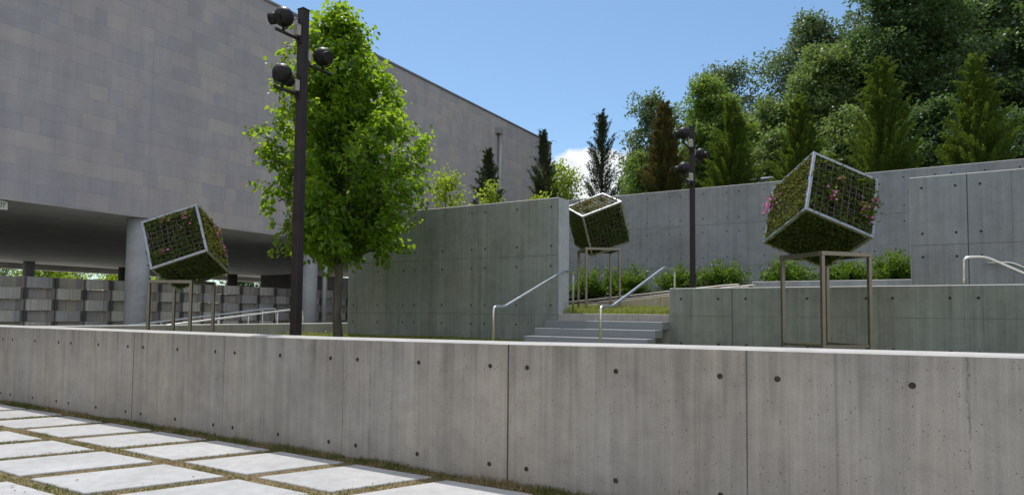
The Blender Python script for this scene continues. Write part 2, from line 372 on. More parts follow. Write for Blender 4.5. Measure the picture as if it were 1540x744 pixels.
M['sedum_light'] = mat_leaf('planter_leaf_light', [(0, (0.0369, 0.0508, 0.0148)), (0.5, (0.0779, 0.0943, 0.0262)), (1, (0.1394, 0.1517, 0.0492))], (0.2132, 0.2460, 0.0410), 0.36, 0.5, 3.5)
M['petal'] = mat_leaf('pink_petal', [(0, (0.50, 0.07, 0.28)), (0.5, (0.60, 0.12, 0.38)), (1, (0.70, 0.28, 0.50))], (0.6, 0.12, 0.40), 0.3, 0.6, 3.0)
M['litter'] = mat_leaf('dry_leaf', [(0, (0.10, 0.055, 0.025)), (0.6, (0.20, 0.11, 0.05)), (1, (0.30, 0.17, 0.07))], (0.2, 0.1, 0.04), 0.15, 0.7, 3.0)
M['car'] = mat_plain('silver_paint', (0.55, 0.56, 0.58), 0.22, 0.7, 0.03, 3)
M['glass'] = mat_plain('car_glass', (0.02, 0.025, 0.03), 0.06, 0.0, 0.05, 3)
M['rubber'] = mat_plain('rubber', (0.02, 0.02, 0.02), 0.85, 0, 0.1, 10)
M['sign_white'] = mat_plain('sign_white', (0.72, 0.70, 0.66), 0.5, 0, 0.04, 6)
M['sign_green'] = mat_plain('sign_green', (0.03, 0.26, 0.10), 0.5, 0, 0.08, 12)
M['plate'] = mat_plain('plate_blue_grey', (0.16, 0.22, 0.28), 0.35, 0.3, 0.1, 10)

# ------------------------------------------------------------------ mesh helpers
class MB:
    """collects verts and faces, then links them as ONE mesh object"""
    def __init__(s): s.v = []; s.f = []; s.mi = []; s.sm = []
    def vert(s, p): s.v.append(tuple(p)); return len(s.v) - 1
    def face(s, idx, mi=0, sm=False): s.f.append(tuple(idx)); s.mi.append(mi); s.sm.append(sm)
    def poly(s, pts, mi=0, sm=False): s.face([s.vert(p) for p in pts], mi, sm)
    def box(s, c, h, mi=0, R=None, bev=0.0):
        c = Vector(c); R = R or Matrix.Identity(3)
        if bev <= 0:
            ids = [s.vert(c + R @ Vector((x * h[0], y * h[1], z * h[2]))) for z in (-1, 1) for y in (-1, 1) for x in (-1, 1)]
            for q in ((0, 2, 3, 1), (4, 5, 7, 6), (0, 1, 5, 4), (2, 6, 7, 3), (0, 4, 6, 2), (1, 3, 7, 5)):
                s.face([ids[i] for i in q], mi)
            return
        b = bev; d = {}
        for sx in (-1, 1):
            for sy in (-1, 1):
                for sz in (-1, 1):
                    for ax in range(3):
                        p = [sx * (h[0] - b), sy * (h[1] - b), sz * (h[2] - b)]
                        p[ax] = (sx, sy, sz)[ax] * h[ax]
                        d[sx, sy, sz, ax] = s.vert(c + R @ Vector(p))
        cyc = [(-1, -1), (1, -1), (1, 1), (-1, 1)]
        for ax in range(3):
            a1, a2 = (ax + 1) % 3, (ax + 2) % 3
            for sg in (-1, 1):
                q = []
                for (i, j) in (cyc if sg > 0 else cyc[::-1]):
                    t = [0, 0, 0]; t[ax] = sg; t[a1] = i; t[a2] = j
                    q.append(d[(*t, ax)])
                s.face(q, mi)
        for ax in range(3):                                    # edge strips along ax
            a1, a2 = (ax + 1) % 3, (ax + 2) % 3
            for i in (-1, 1):
                for j in (-1, 1):
                    def k(sa, which):
                        t = [0, 0, 0]; t[ax] = sa; t[a1] = i; t[a2] = j; return d[(*t, which)]
                    q = [k(-1, a1), k(1, a1), k(1, a2), k(-1, a2)]
                    s.face(q if i * j < 0 else q[::-1], mi)
        for sx in (-1, 1):
            for sy in (-1, 1):
                for sz in (-1, 1):
                    q = [d[sx, sy, sz, a] for a in range(3)]
                    s.face(q if sx * sy * sz > 0 else q[::-1], mi)
    def tube(s, pts, r, n=10, mi=0, caps=True, sm=True):
        pts = [Vector(p) for p in pts]
        rr = r if isinstance(r, (list, tuple)) else [r] * len(pts)
        prev = None; rings = []
        for i, p in enumerate(pts):
            t = (pts[min(i + 1, len(pts) - 1)] - pts[max(i - 1, 0)]).normalized()
            if prev is None:
                a = Vector((0, 0, 1)) if abs(t.z) < 0.9 else Vector((1, 0, 0))
                nrm = t.cross(a).normalized()
            else:
                nrm = (prev - t * prev.dot(t)).normalized()
            prev = nrm; bn = t.cross(nrm)
            rings.append([s.vert(p + (nrm * math.cos(k * 2 * math.pi / n) + bn * math.sin(k * 2 * math.pi / n)) * rr[i]) for k in range(n)])
        for A, B in zip(rings, rings[1:]):
            for k in range(n): s.face((A[k], A[(k + 1) % n], B[(k + 1) % n], B[k]), mi, sm)
        if caps: s.face(rings[0][::-1], mi); s.face(rings[-1], mi)
    def sphere(s, c, r, mi=0, nu=24, nv=14):
        c = Vector(c); rows = []
        for j in range(1, nv):
            th = math.pi * j / nv
            rows.append([s.vert(c + r * Vector((math.sin(th) * math.cos(2 * math.pi * i / nu), math.sin(th) * math.sin(2 * math.pi * i / nu), math.cos(th)))) for i in range(nu)])
        t = s.vert(c + Vector((0, 0, r))); b = s.vert(c - Vector((0, 0, r)))
        for i in range(nu):
            s.face((t, rows[0][i], rows[0][(i + 1) % nu]), mi, True); s.face((b, rows[-1][(i + 1) % nu], rows[-1][i]), mi, True)
        for A, B in zip(rows, rows[1:]):
            for i in range(nu): s.face((A[i], B[i], B[(i + 1) % nu], A[(i + 1) % nu]), mi, True)
    def build(s, name, mats, parent=None, loc=None):
        me = bpy.data.meshes.new(name)
        off = Vector(parent.location) if parent is not None else (Vector(loc) if loc else Vector((0, 0, 0)))
        if parent is not None and parent.parent is not None: off = off + Vector(parent.parent.location)
        me.from_pydata([tuple(Vector(p) - off) for p in s.v], [], s.f)
        for m in (mats if isinstance(mats, (list, tuple)) else [mats]): me.materials.append(m)
        me.polygons.foreach_set('material_index', s.mi); me.polygons.foreach_set('use_smooth', s.sm)
        me.update()
        o = bpy.data.objects.new(name, me); COL.objects.link(o)
        if parent is not None: o.parent = parent
        elif loc: o.location = loc
        return o

def np_mesh(name, V, faces_list, mat, parent=None, smooth=False):
    """V (n,3) world coordinates; faces_list: list of (m,k) index arrays"""
    me = bpy.data.meshes.new(name)
    V = np.asarray(V, np.float32)
    if parent is not None: V = V - np.array(parent.location, np.float32)
    loops = np.concatenate([f.ravel() for f in faces_list]).astype(np.int32)
    tot = np.concatenate([np.full(len(f), f.shape[1]) for f in faces_list]).astype(np.int32)
    start = np.concatenate([[0], np.cumsum(tot)[:-1]]).astype(np.int32)
    me.vertices.add(len(V)); me.vertices.foreach_set('co', V.ravel())
    me.loops.add(len(loops)); me.loops.foreach_set('vertex_index', loops)
    me.polygons.add(len(tot)); me.polygons.foreach_set('loop_start', start); me.polygons.foreach_set('loop_total', tot)
    me.materials.append(mat)
    me.update(calc_edges=True)
    if smooth: me.polygons.foreach_set('use_smooth', np.ones(len(tot), bool))
    o = bpy.data.objects.new(name, me); COL.objects.link(o)
    if parent is not None: o.parent = parent
    return o

def tag(o, label, cat, group=None):
    o['label'] = label; o['category'] = cat
    if group: o['group'] = group
    return o
def thing(name, loc, label, cat, group=None):
    o = bpy.data.objects.new(name, None); COL.objects.link(o); o.location = loc; o.empty_display_size = 0.2
    return tag(o, label, cat, group)
def structure(o): o['kind'] = 'structure'; return o
def stuff(o): o['kind'] = 'stuff'; return o

def heightfield(name, x0, x1, y0, y1, step, fz, mat):
    nx = max(2, int((x1 - x0) / step) + 1); ny = max(2, int((y1 - y0) / step) + 1)
    X, Y = np.meshgrid(np.linspace(x0, x1, nx), np.linspace(y0, y1, ny))
    Z = np.vectorize(fz)(X, Y)
    V = np.stack([X, Y, Z], -1).reshape(-1, 3)
    i = np.arange(nx * ny).reshape(ny, nx)
    F = np.stack([i[:-1, :-1], i[:-1, 1:], i[1:, 1:], i[1:, :-1]], -1).reshape(-1, 4)
    return structure(np_mesh(name, V, [F], mat, None, True))

# leaf templates: (verts, faces); y runs from stalk to tip
LEAF_HEART = (np.array([(0, 0, 0), (.33, .06, .10), (.47, .34, .13), (.30, .74, .04), (0, 1.05, -.14), (0, .45, -.03), (-.30, .74, .04), (-.47, .34, .13), (-.33, .06, .10)]),
              [np.array([(0, 1, 2, 5), (5, 2, 3, 4), (0, 5, 7, 8), (5, 4, 6, 7)])])
LEAF_SIMPLE = (np.array([(0, 0, 0), (.36, .42, .09), (0, 1, -.06), (-.36, .42, .09)]), [np.array([(0, 1, 2), (0, 2, 3)])])
LEAF_NARROW = (np.array([(0, 0, 0), (.17, .45, .05), (0, 1, -.1), (-.17, .45, .05)]), [np.array([(0, 1, 2), (0, 2, 3)])])
LEAF_QUAD = (np.array([(0, 0, 0), (.42, .5, .0), (0, 1, 0), (-.42, .5, .0)]), [np.array([(0, 1, 2, 3)])])

def norm(v): return v / np.maximum(np.linalg.norm(v, axis=-1, keepdims=True), 1e-9)
def leaves_mesh(name, P, D, NRM, S, template, mat, parent=None):
    """P points, D stalk-to-tip directions, NRM rough face normals, S sizes"""
    D = norm(D); X = norm(np.cross(D, NRM)); Z = np.cross(X, D)
    T, F = template
    V = P[:, None] + S[:, None, None] * (T[None, :, 0:1] * X[:, None] + T[None, :, 1:2] * D[:, None] + T[None, :, 2:3] * Z[:, None])
    k = len(T); off = (np.arange(len(P)) * k)[:, None, None]
    return np_mesh(name, V.reshape(-1, 3), [(f[None] + off).reshape(-1, f.shape[1]) for f in F], mat, parent)

# ------------------------------------------------------------------ ground and terraces
def z_lawn(x, y):
    z = 0.965 - 0.045 * (11.4 - y)
    d = math.hypot(x + 11.3, y - 7.3)
    z -= 0.12 * math.exp(-(d / 2.0) ** 2)
    return z + 0.012 * math.sin(x * 1.7) * math.cos(y * 1.3)
def z_terrace(x, y):
    if x < -10.2: return max(.55, 1.545 + 0.05 * (y - 11.4) + (x + 10.2) * .62)
    return 1.545 + 0.032 * (y - 11.4) + 0.015 * math.sin(x * 2.1 + y)
def z_ramp(x): return 1.0 + 0.098 * (x + 11.5) if x < -3 else 1.83
def z_bed(x, y): return min(2.36, max(1.75, 2.0 + 0.068 * (x + 8.3))) + 0.02 * math.sin(3 * x) + 0.04 * (y - 17.4)
def z_hill(x, y): return 5.0 + 0.112 * max(0, y - 20.6) - 0.0007 * max(0, y - 40) ** 2 * (1 if y < 110 else 1)

def build_ground():
    structure(np_mesh('ground', np.array([(-1500, -1500, -0.02), (1500, -1500, -0.02), (1500, 1500, -0.02), (-1500, 1500, -0.02)]), [np.array([(0, 1, 2, 3)])], M['hill']))
    heightfield('plaza_turf', -17.5, 9, -8, 5.2, 0.5, lambda x, y: 0.058 + 0.005 * math.sin(2.3 * x) * math.sin(3.1 * y), M['thatch'])
    heightfield('lawn', -13.4, 9, 5.2, 11.6, 0.4, z_lawn, M['turf'])
    heightfield('terrace_lawn', -13.4, 12, 11.45, 16.2, 0.4, z_terrace, M['turf'])
    heightfield('ramp_path', -14, 12, 16.1, 17.3, 0.4, lambda x, y: z_ramp(x), M['floor'])
    heightfield('planting_bed', -15.5, 12, 17.3, 20.1, 0.4, z_bed, M['bed'])
    heightfield('hill', -17.45, 120, 20.1, 120, 4.0, z_hill, M['hill'])
    # the hill's cut end beside the undercroft
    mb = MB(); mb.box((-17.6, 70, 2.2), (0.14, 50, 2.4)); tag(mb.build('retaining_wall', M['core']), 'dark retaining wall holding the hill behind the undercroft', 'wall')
    heightfield('undercroft_floor', -62, -13.5, -20, 62, 4.0, lambda x, y: 0.48, M['floor'])
build_ground()

def build_pavers():
    rng = random.Random(5); mb = MB()
    rows = [(3.965, 4.80), (2.87, 3.815), (1.78, 2.73), (0.69, 1.64), (-0.40, 0.55), (-1.49, -0.54)]
    for ri, (y0, y1) in enumerate(rows):
        for k in range(-7, 14):
            x = -9.27 + 1.081 * k + 0.47 * (y0 - 3.965)
            ln = 0.888 + rng.uniform(-.012, .012); sh = 0.47 * (y1 - y0)
            if x < -17.2 or x > 7: continue
            j = lambda: rng.uniform(-.008, .008)
            z = 0.072 + rng.uniform(-.004, .005)
            c = [(x + j(), y0 + j()), (x + ln + j(), y0 + j()), (x + ln + sh + j(), y1 + j()), (x + sh + j(), y1 + j())]
            # slightly broken edge: subdivided and jittered outline, small bevel
            out = []
            for a, b in zip(c, c[1:] + c[:1]):
                for t in range(7):
                    f = t / 7; w = 0.0 if t == 0 else rng.uniform(-.004, .004)
                    out.append((a[0] + (b[0] - a[0]) * f + w, a[1] + (b[1] - a[1]) * f + w))
            cx = sum(p[0] for p in out) / len(out); cy = sum(p[1] for p in out) / len(out)
            top = [mb.vert((cx + (p[0] - cx) * 0.985, cy + (p[1] - cy) * 0.985, z)) for p in out]
            mid = [mb.vert((p[0], p[1], z - 0.008)) for p in out]
            bot = [mb.vert((p[0], p[1], 0.02)) for p in out]
            mb.face(top)
            n = len(out)
            for i in range(n):
                q = (i + 1) % n
                mb.face((mid[i], mid[q], top[q], top[i])); mb.face((bot[i], bot[q], mid[q], mid[i]))
    structure(mb.build('paving', M['pavers']))
    return rows
PAVER_ROWS = build_pavers()

def blades(name, P, h, w, lean, mat, rng):
    n = len(P); az = rng.uniform(0, 2 * np.pi, n); side = np.stack([np.cos(az), np.sin(az), 0 * az], -1)
    ld = rng.uniform(0, 2 * np.pi, n); L = np.stack([np.cos(ld), np.sin(ld), 0 * ld], -1) * (lean * h * rng.uniform(.2, 1, n))[:, None]
    up = np.array([0, 0, 1.0])
    a = P - side * w[:, None] / 2; b = P + side * w[:, None] / 2
    m = P + up * (h * .55)[:, None] + L * 0.3
    c = m - side * w[:, None] * .4; d = m + side * w[:, None] * .4
    tip = P + up * h[:, None] * (1 - 0.25 * lean) + L
    V = np.stack([a, b, d, c, tip], 1).reshape(-1, 3); o = (np.arange(n) * 5)[:, None]
    return stuff(np_mesh(name, V, [o + np.array([[0, 1, 2, 3]]), o + np.array([[3, 2, 4]])], mat))

def build_plaza_grass():
    rng = np.random.default_rng(3)
    n = 520000
    x = rng.uniform(-16.5, 1.5, n); y = rng.uniform(-.6, 5.0, n)
    keep = np.ones(n, bool)
    for (y0, y1) in PAVER_ROWS:
        e1 = .012 * np.sin(x * 17 + 2 * np.sin(y * 23)) + rng.uniform(-.012, .012, n)
        inr = (y > y0 + e1) & (y < y1 - e1)
        ph = ((x - 0.47 * (y - 3.965) + 9.27) / 1.081) % 1.0
        keep &= ~(inr & (ph > e1) & (ph < 0.815 - e1) | inr & (ph > 1 + e1 - .01))
    nz = np.sin(x * 5.1 + 2 * np.sin(y * 3.3)) * np.sin(y * 6.3 + 1.7 * np.sin(x * 2.7))
    keep &= rng.uniform(size=n) < 0.72 + 0.3 * nz
    keep &= (y > 2) | (rng.uniform(size=n) < .45)
    x, y = x[keep], y[keep]; n = len(x)
    tall = np.where(y > 4.80, 1.6, 1.0)
    h = rng.uniform(.016, .046, n) * tall * (1 + .25 * np.sin(x * 4.1)); w = rng.uniform(.004, .008, n)
    blades('joint_grass', np.stack([x, y, np.full(n, .052)], -1), h, w, 1.1, M['joint_grass'], rng)
    # a few weeds and the taller fringe against the wall
    n = 4200; x = rng.uniform(-16, 1, n); y = 4.985 - np.abs(rng.normal(0, .06, n))
    k = np.sin(x * 2.1) + np.sin(x * 5.7 + 1) > -.2; x, y = x[k], y[k]; n = len(x)
    blades('wall_foot_grass', np.stack([x, y, np.full(n, .05)], -1), rng.uniform(.04, .10, n), rng.uniform(.004, .008, n), .8, M['joint_grass'], rng)
build_plaza_grass()

def build_litter():
    rng = np.random.default_rng(31); n = 90
    x = rng.uniform(-13, -2, n); y = np.where(rng.uniform(size=n) < .6, rng.normal(4.87, .07, n), rng.uniform(2.0, 4.8, n)); y = np.minimum(y, 4.97)
    P = np.stack([x, y, np.full(n, .082)], -1)
    stuff(leaves_mesh('leaf_litter', P, rng.normal(0, 1, (n, 3)) * np.array([1, 1, .15]), UP_ + rng.normal(0, .25, (n, 3)), rng.uniform(.015, .04, n), LEAF_SIMPLE, M['litter']))
UP_ = np.array([0, 0, 1.0])
build_litter()

def build_lawn_grass():
    rng = np.random.default_rng(8)
    n = 26000; x = rng.uniform(-13, -5.9, n); y = 11.38 - rng.uniform(0, 1, n) ** 1.5 * 2.2
    z = np.array([z_lawn(a, b) for a, b in zip(x, y)])
    blades('lawn_grass', np.stack([x, y, z], -1), rng.uniform(.05, .13, n), rng.uniform(.006, .012, n), .7, M['lawn_grass'], rng)
    n = 9000; x = rng.uniform(-3.4, 3, n); y = 11.38 - rng.uniform(0, 1, n) ** 1.5 * 2
    z = np.array([z_lawn(a, b) for a, b in zip(x, y)])
    blades('lawn_grass', np.stack([x, y, z], -1), rng.uniform(.03, .08, n), rng.uniform(.006, .012, n), .7, M['lawn_grass'], rng)
    n = 42000; x = rng.uniform(-9.5, -1.2, n); y = 11.62 + rng.uniform(0, 1, n) * 4.3
    z = np.array([z_terrace(a, b) for a, b in zip(x, y)])
    clump = 1 + .5 * np.sin(x * 3.7 + np.sin(y * 4)) * np.sin(y * 3.1)
    blades('terrace_grass', np.stack([x, y, z], -1), rng.uniform(.05, .13, n) * clump, rng.uniform(.007, .014, n), .8, M['lawn_grass'], rng)
build_lawn_grass()

# ------------------------------------------------------------------ concrete walls
def tie_rows(first, panel, lo, hi):
    """three ties per formwork panel; first = centre tie of one panel"""
    out = []; k = math.floor((lo - first) / panel) - 1
    while first + k * panel < hi + panel:
        for d in (-0.37 * panel / 1.02 * 1.0, 0, 0.37 * panel / 1.02 * 1.0):
            out.append(first + k * panel + d)
        k += 1
    return [t for t in out if lo + 0.08 < t < hi - 0.08]

def concrete_wall(name, mat, org, rot, u0, u1, z0, z1, thick, ties, rows, vj, hj, label, slope=0.0, plug_r=0.0215, cap=0.012, rise=None, end=None, capmat=None, wear=False):
    """front face along local u (facing -y), with recessed tie holes, control joints and pour lines"""
    s = 0.042
    vj = [(u, w, d) for (u, w, d) in vj if u0 + w < u < u1 - w]
    cuts = {u0, u1}
    for t in ties: cuts |= {t - s, t + s}
    for (u, w, d) in vj: cuts |= {u - w / 2, u + w / 2}
    if wear:
        q_ = u0 + .1
        while q_ < u1:
            if not any(abs(q_ - c) < .06 for c in cuts): cuts.add(q_)
            q_ += .17
    if rise: cuts |= {r[0] for r in rise if not any(abs(r[0] - c) < .1 for c in cuts)}
    us = sorted(c for c in cuts if u0 <= c <= u1)
    zc = {z0, z1 - cap}
    for r in rows: zc |= {r - s, r + s}
    for (z, w) in hj: zc |= {z - w / 2, z + w / 2}
    zs = sorted(c for c in zc if z0 <= c <= z1 - cap)
    mb = MB()
    rx, rz = zip(*rise) if rise else ((0.0,), (0.0,))
    top = lambda u, z: z + slope * (u - u0) + (float(np.interp(u, rx, rz)) if rise else 0.0)
    P = lambda u, y, z: (u, y, top(u, z) if z > z0 + 1e-6 else z)
    for i in range(len(us) - 1):
        a, b = us[i], us[i + 1]; mu = (a + b) / 2
        vjh = next((q for q in vj if abs(mu - q[0]) < q[1] * .51), None)
        tie = any(abs(mu - t) < 1e-4 for t in ties)
        for j in range(len(zs) - 1):
            c, d = zs[j], zs[j + 1]; mz = (c + d) / 2
            row = any(abs(mz - r) < 1e-4 for r in rows)
            hjh = next((q for q in hj if abs(mz - q[0]) < q[1] * .51), None)
            if vjh:
                dp = vjh[2]; m_i = 2 if dp > .008 else 3
                mb.poly([P(a, dp, c), P(b, dp, c), P(b, dp, d), P(a, dp, d)], m_i)
                mb.poly([P(a, 0, c), P(a, dp, c), P(a, dp, d), P(a, 0, d)], m_i); mb.poly([P(b, dp, c), P(b, 0, c), P(b, 0, d), P(b, dp, d)], m_i)
            elif hjh:
                dp = 0.004
                mb.poly([P(a, dp, c), P(b, dp, c), P(b, dp, d), P(a, dp, d)], 3)
                mb.poly([P(a, 0, c), P(b, 0, c), P(b, dp, c), P(a, dp, c)], 3); mb.poly([P(a, dp, d), P(b, dp, d), P(b, 0, d), P(a, 0, d)], 3)
            elif tie and row:
                n = 16; sq = []; ci = []; cu = []
                for q in range(n):
                    an = 2 * math.pi * (q + .5) / n; x, z = math.cos(an), math.sin(an); m_ = max(abs(x), abs(z))
                    sq.append(mb.vert(P(mu + s * x / m_, 0, mz + s * z / m_)))
                    ci.append(mb.vert(P(mu + plug_r * x, 0, mz + plug_r * z)))
                    cu.append(mb.vert(P(mu + plug_r * .82 * x, .018, mz + plug_r * .82 * z)))
                # corners of the square
                for q in range(n):
                    r_ = (q + 1) % n
                    mb.face((sq[q], sq[r_], ci[r_], ci[q]), 0); mb.face((ci[q], ci[r_], cu[r_], cu[q]), 1)
                mb.face(cu, 1)
                for q, (cxs, czs) in zip((1, 5, 9, 13), ((1, 1), (-1, 1), (-1, -1), (1, -1))):
                    k = mb.vert(P(mu + s * cxs, 0, mz + s * czs)); mb.face((sq[q], k, sq[(q + 1) % n]), 0)
            else:
                mb.poly([P(a, 0, c), P(b, 0, c), P(b, 0, d), P(a, 0, d)], 0)
    zt = z1 - cap
    wj = (lambda u: .0045 * math.sin(u * 7.3) * math.sin(u * 2.9 + 1) + .003 * math.sin(u * 31)) if wear else (lambda u: 0.0)
    Q = lambda u, y, z: (u, y + wj(u) * .8, top(u, z) - abs(wj(u)) * .6)
    for i in range(len(us) - 1):
        a, b = us[i], us[i + 1]
        if wear:
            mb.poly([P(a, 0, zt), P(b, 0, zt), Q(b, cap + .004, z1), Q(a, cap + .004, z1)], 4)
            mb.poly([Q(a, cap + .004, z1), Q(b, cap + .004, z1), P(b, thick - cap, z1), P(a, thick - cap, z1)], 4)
            mb.poly([P(a, thick - cap, z1), P(b, thick - cap, z1), P(b, thick, zt), P(a, thick, zt)], 0)
            mb.poly([P(b, thick, z0), P(a, thick, z0), P(a, thick, zt), P(b, thick, zt)], 0)
            continue
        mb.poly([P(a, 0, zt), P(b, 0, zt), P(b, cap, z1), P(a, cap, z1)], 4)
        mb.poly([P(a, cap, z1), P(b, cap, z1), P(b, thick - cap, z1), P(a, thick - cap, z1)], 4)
        mb.poly([P(a, thick - cap, z1), P(b, thick - cap, z1), P(b, thick, zt), P(a, thick, zt)], 0)
        mb.poly([P(b, thick, z0), P(a, thick, z0), P(a, thick, zt), P(b, thick, zt)], 0)
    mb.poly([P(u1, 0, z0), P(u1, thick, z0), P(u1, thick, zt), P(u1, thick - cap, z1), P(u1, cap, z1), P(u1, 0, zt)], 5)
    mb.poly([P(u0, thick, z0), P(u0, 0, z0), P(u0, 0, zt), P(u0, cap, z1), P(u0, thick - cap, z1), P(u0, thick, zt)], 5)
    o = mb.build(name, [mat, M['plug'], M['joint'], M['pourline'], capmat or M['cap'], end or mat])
    o.location = org; o.rotation_euler = (0, 0, rot)
    return tag(o, label, 'wall')

def build_walls():
    # long front wall: big expansion joints every three panels, faint panel seams between
    ties = [-15.3, -14.55, -14.2, -13.45, -12.9, -12.53, -12.2, -11.48, -10.76, -10.41, -9.67, -8.935, -8.58, -7.83, -7.07, -6.71, -5.93, -5.15, -4.77, -3.975, -3.16, -2.78, -1.96, -1.14, -0.74, 0.08, 0.90, 1.29, 2.1, 2.92, 3.3, 4.1]
    big = [(-14.85, .016, .02), (-8.79, .014, .014), (-2.97, .016, .014), (3.1, .016, .02)]
    faint = [(-10.58, .006, .003), (-12.36, .006, .003), (-6.90, .006, .003), (-4.96, .006, .003), (-0.95, .010, .006), (1.10, .006, .003)]
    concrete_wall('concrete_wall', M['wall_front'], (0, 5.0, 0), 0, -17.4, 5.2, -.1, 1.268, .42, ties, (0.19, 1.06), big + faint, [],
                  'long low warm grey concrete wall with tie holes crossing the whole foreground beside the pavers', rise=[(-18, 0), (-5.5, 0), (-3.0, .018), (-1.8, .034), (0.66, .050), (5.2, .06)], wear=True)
    # tall middle wall
    t = [-11.04, -10.29, -9.54, -9.215, -8.46, -7.70, -7.36, -6.60, -5.825]
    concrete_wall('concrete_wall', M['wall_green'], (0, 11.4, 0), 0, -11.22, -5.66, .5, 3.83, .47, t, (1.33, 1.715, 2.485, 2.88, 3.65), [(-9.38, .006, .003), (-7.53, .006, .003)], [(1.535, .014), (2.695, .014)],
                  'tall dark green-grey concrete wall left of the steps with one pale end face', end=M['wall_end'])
    # low wall to the right of the steps
    t = [-3.26, -2.62, -2.17, -1.23, -0.40, -0.05, 0.67, 1.01, 1.75, 2.5]
    concrete_wall('concrete_wall', M['wall_green'], (0, 11.4, 0), 0, -3.46, 6.0, .5, 2.022, .36, t, (1.055, 1.83), [(-2.39, .014, .015), (0.84, .006, .003)], [(1.535, .008)],
                  'half-height green-grey concrete wall right of the steps behind the largest planted cube')
    # tall wall on the right
    t = [0.40, 0.875, 1.21, 2.0, 2.75]
    concrete_wall('concrete_wall', M['wall_blue'], (0, 13.0, 0), 0, 0.23, 8.0, 1.0, 3.93, .42, t, (1.75, 2.56, 2.955, 3.735), [(1.035, .016, .015), (1.62, .006, .003)], [(2.76, .012)],
                  'tall blue-grey concrete wall at the right edge behind the bent handrail')
    # back retaining wall
    t = [-12.0, -11.3, -10.95, -10.2, -9.45, -9.1, -8.55, -8.03, -7.42, -6.785, -6.07, -5.73, -5.035, -4.325, -3.98, -3.28, -2.58, -2.23, -1.53, -0.83, -0.48, 0.22, 0.92, 1.27, 1.97, 2.67, 3.02]
    concrete_wall('concrete_wall', M['wall_blue'], (0, 20.0, 0), 0, -16.6, 12.0, 1.4, 5.40, .4, t, (2.85, 3.26, 4.03, 4.44, 5.20), [(-3.72, .008, .004), (-7.75, .006, .003), (0.4, .008, .004)], [(2.98, .014), (4.25, .016)],
                  'highest concrete wall at the back holding up the row of cypresses', slope=0.0026)
    # low wall of the lower ramp, running away on the left
    t = [6.6, 7.4, 7.8, 8.6, 9.4, 9.8, 10.55, 11.2, 12.0, 12.35, 13.1]
    concrete_wall('concrete_wall', M['wall_low'], (-13.2, 0, 0), math.pi / 2, 5.42, 14.6, .3, 1.245, .36, t, (1.0,), [(11.86, .012, .01), (8.2, .006, .003)], [],
                  'low light concrete wall on the left topped by ramp handrails')
    # sandy wall of the upper ramp
    t = [-7.6, -6.4, -5.75, -5.25]
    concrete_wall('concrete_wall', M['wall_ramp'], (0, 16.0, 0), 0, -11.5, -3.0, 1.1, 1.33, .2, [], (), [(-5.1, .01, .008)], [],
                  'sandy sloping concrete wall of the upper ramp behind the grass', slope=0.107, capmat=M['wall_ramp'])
    # kerb of the planting bed
    concrete_wall('concrete_kerb', M['wall_blue'], (0, 17.15, 0), 0, -3.1, 11.5, 1.9, 2.40, .16, [], (), [], [],
                  'low concrete kerb edging the shrub bed under the back wall')
build_walls()

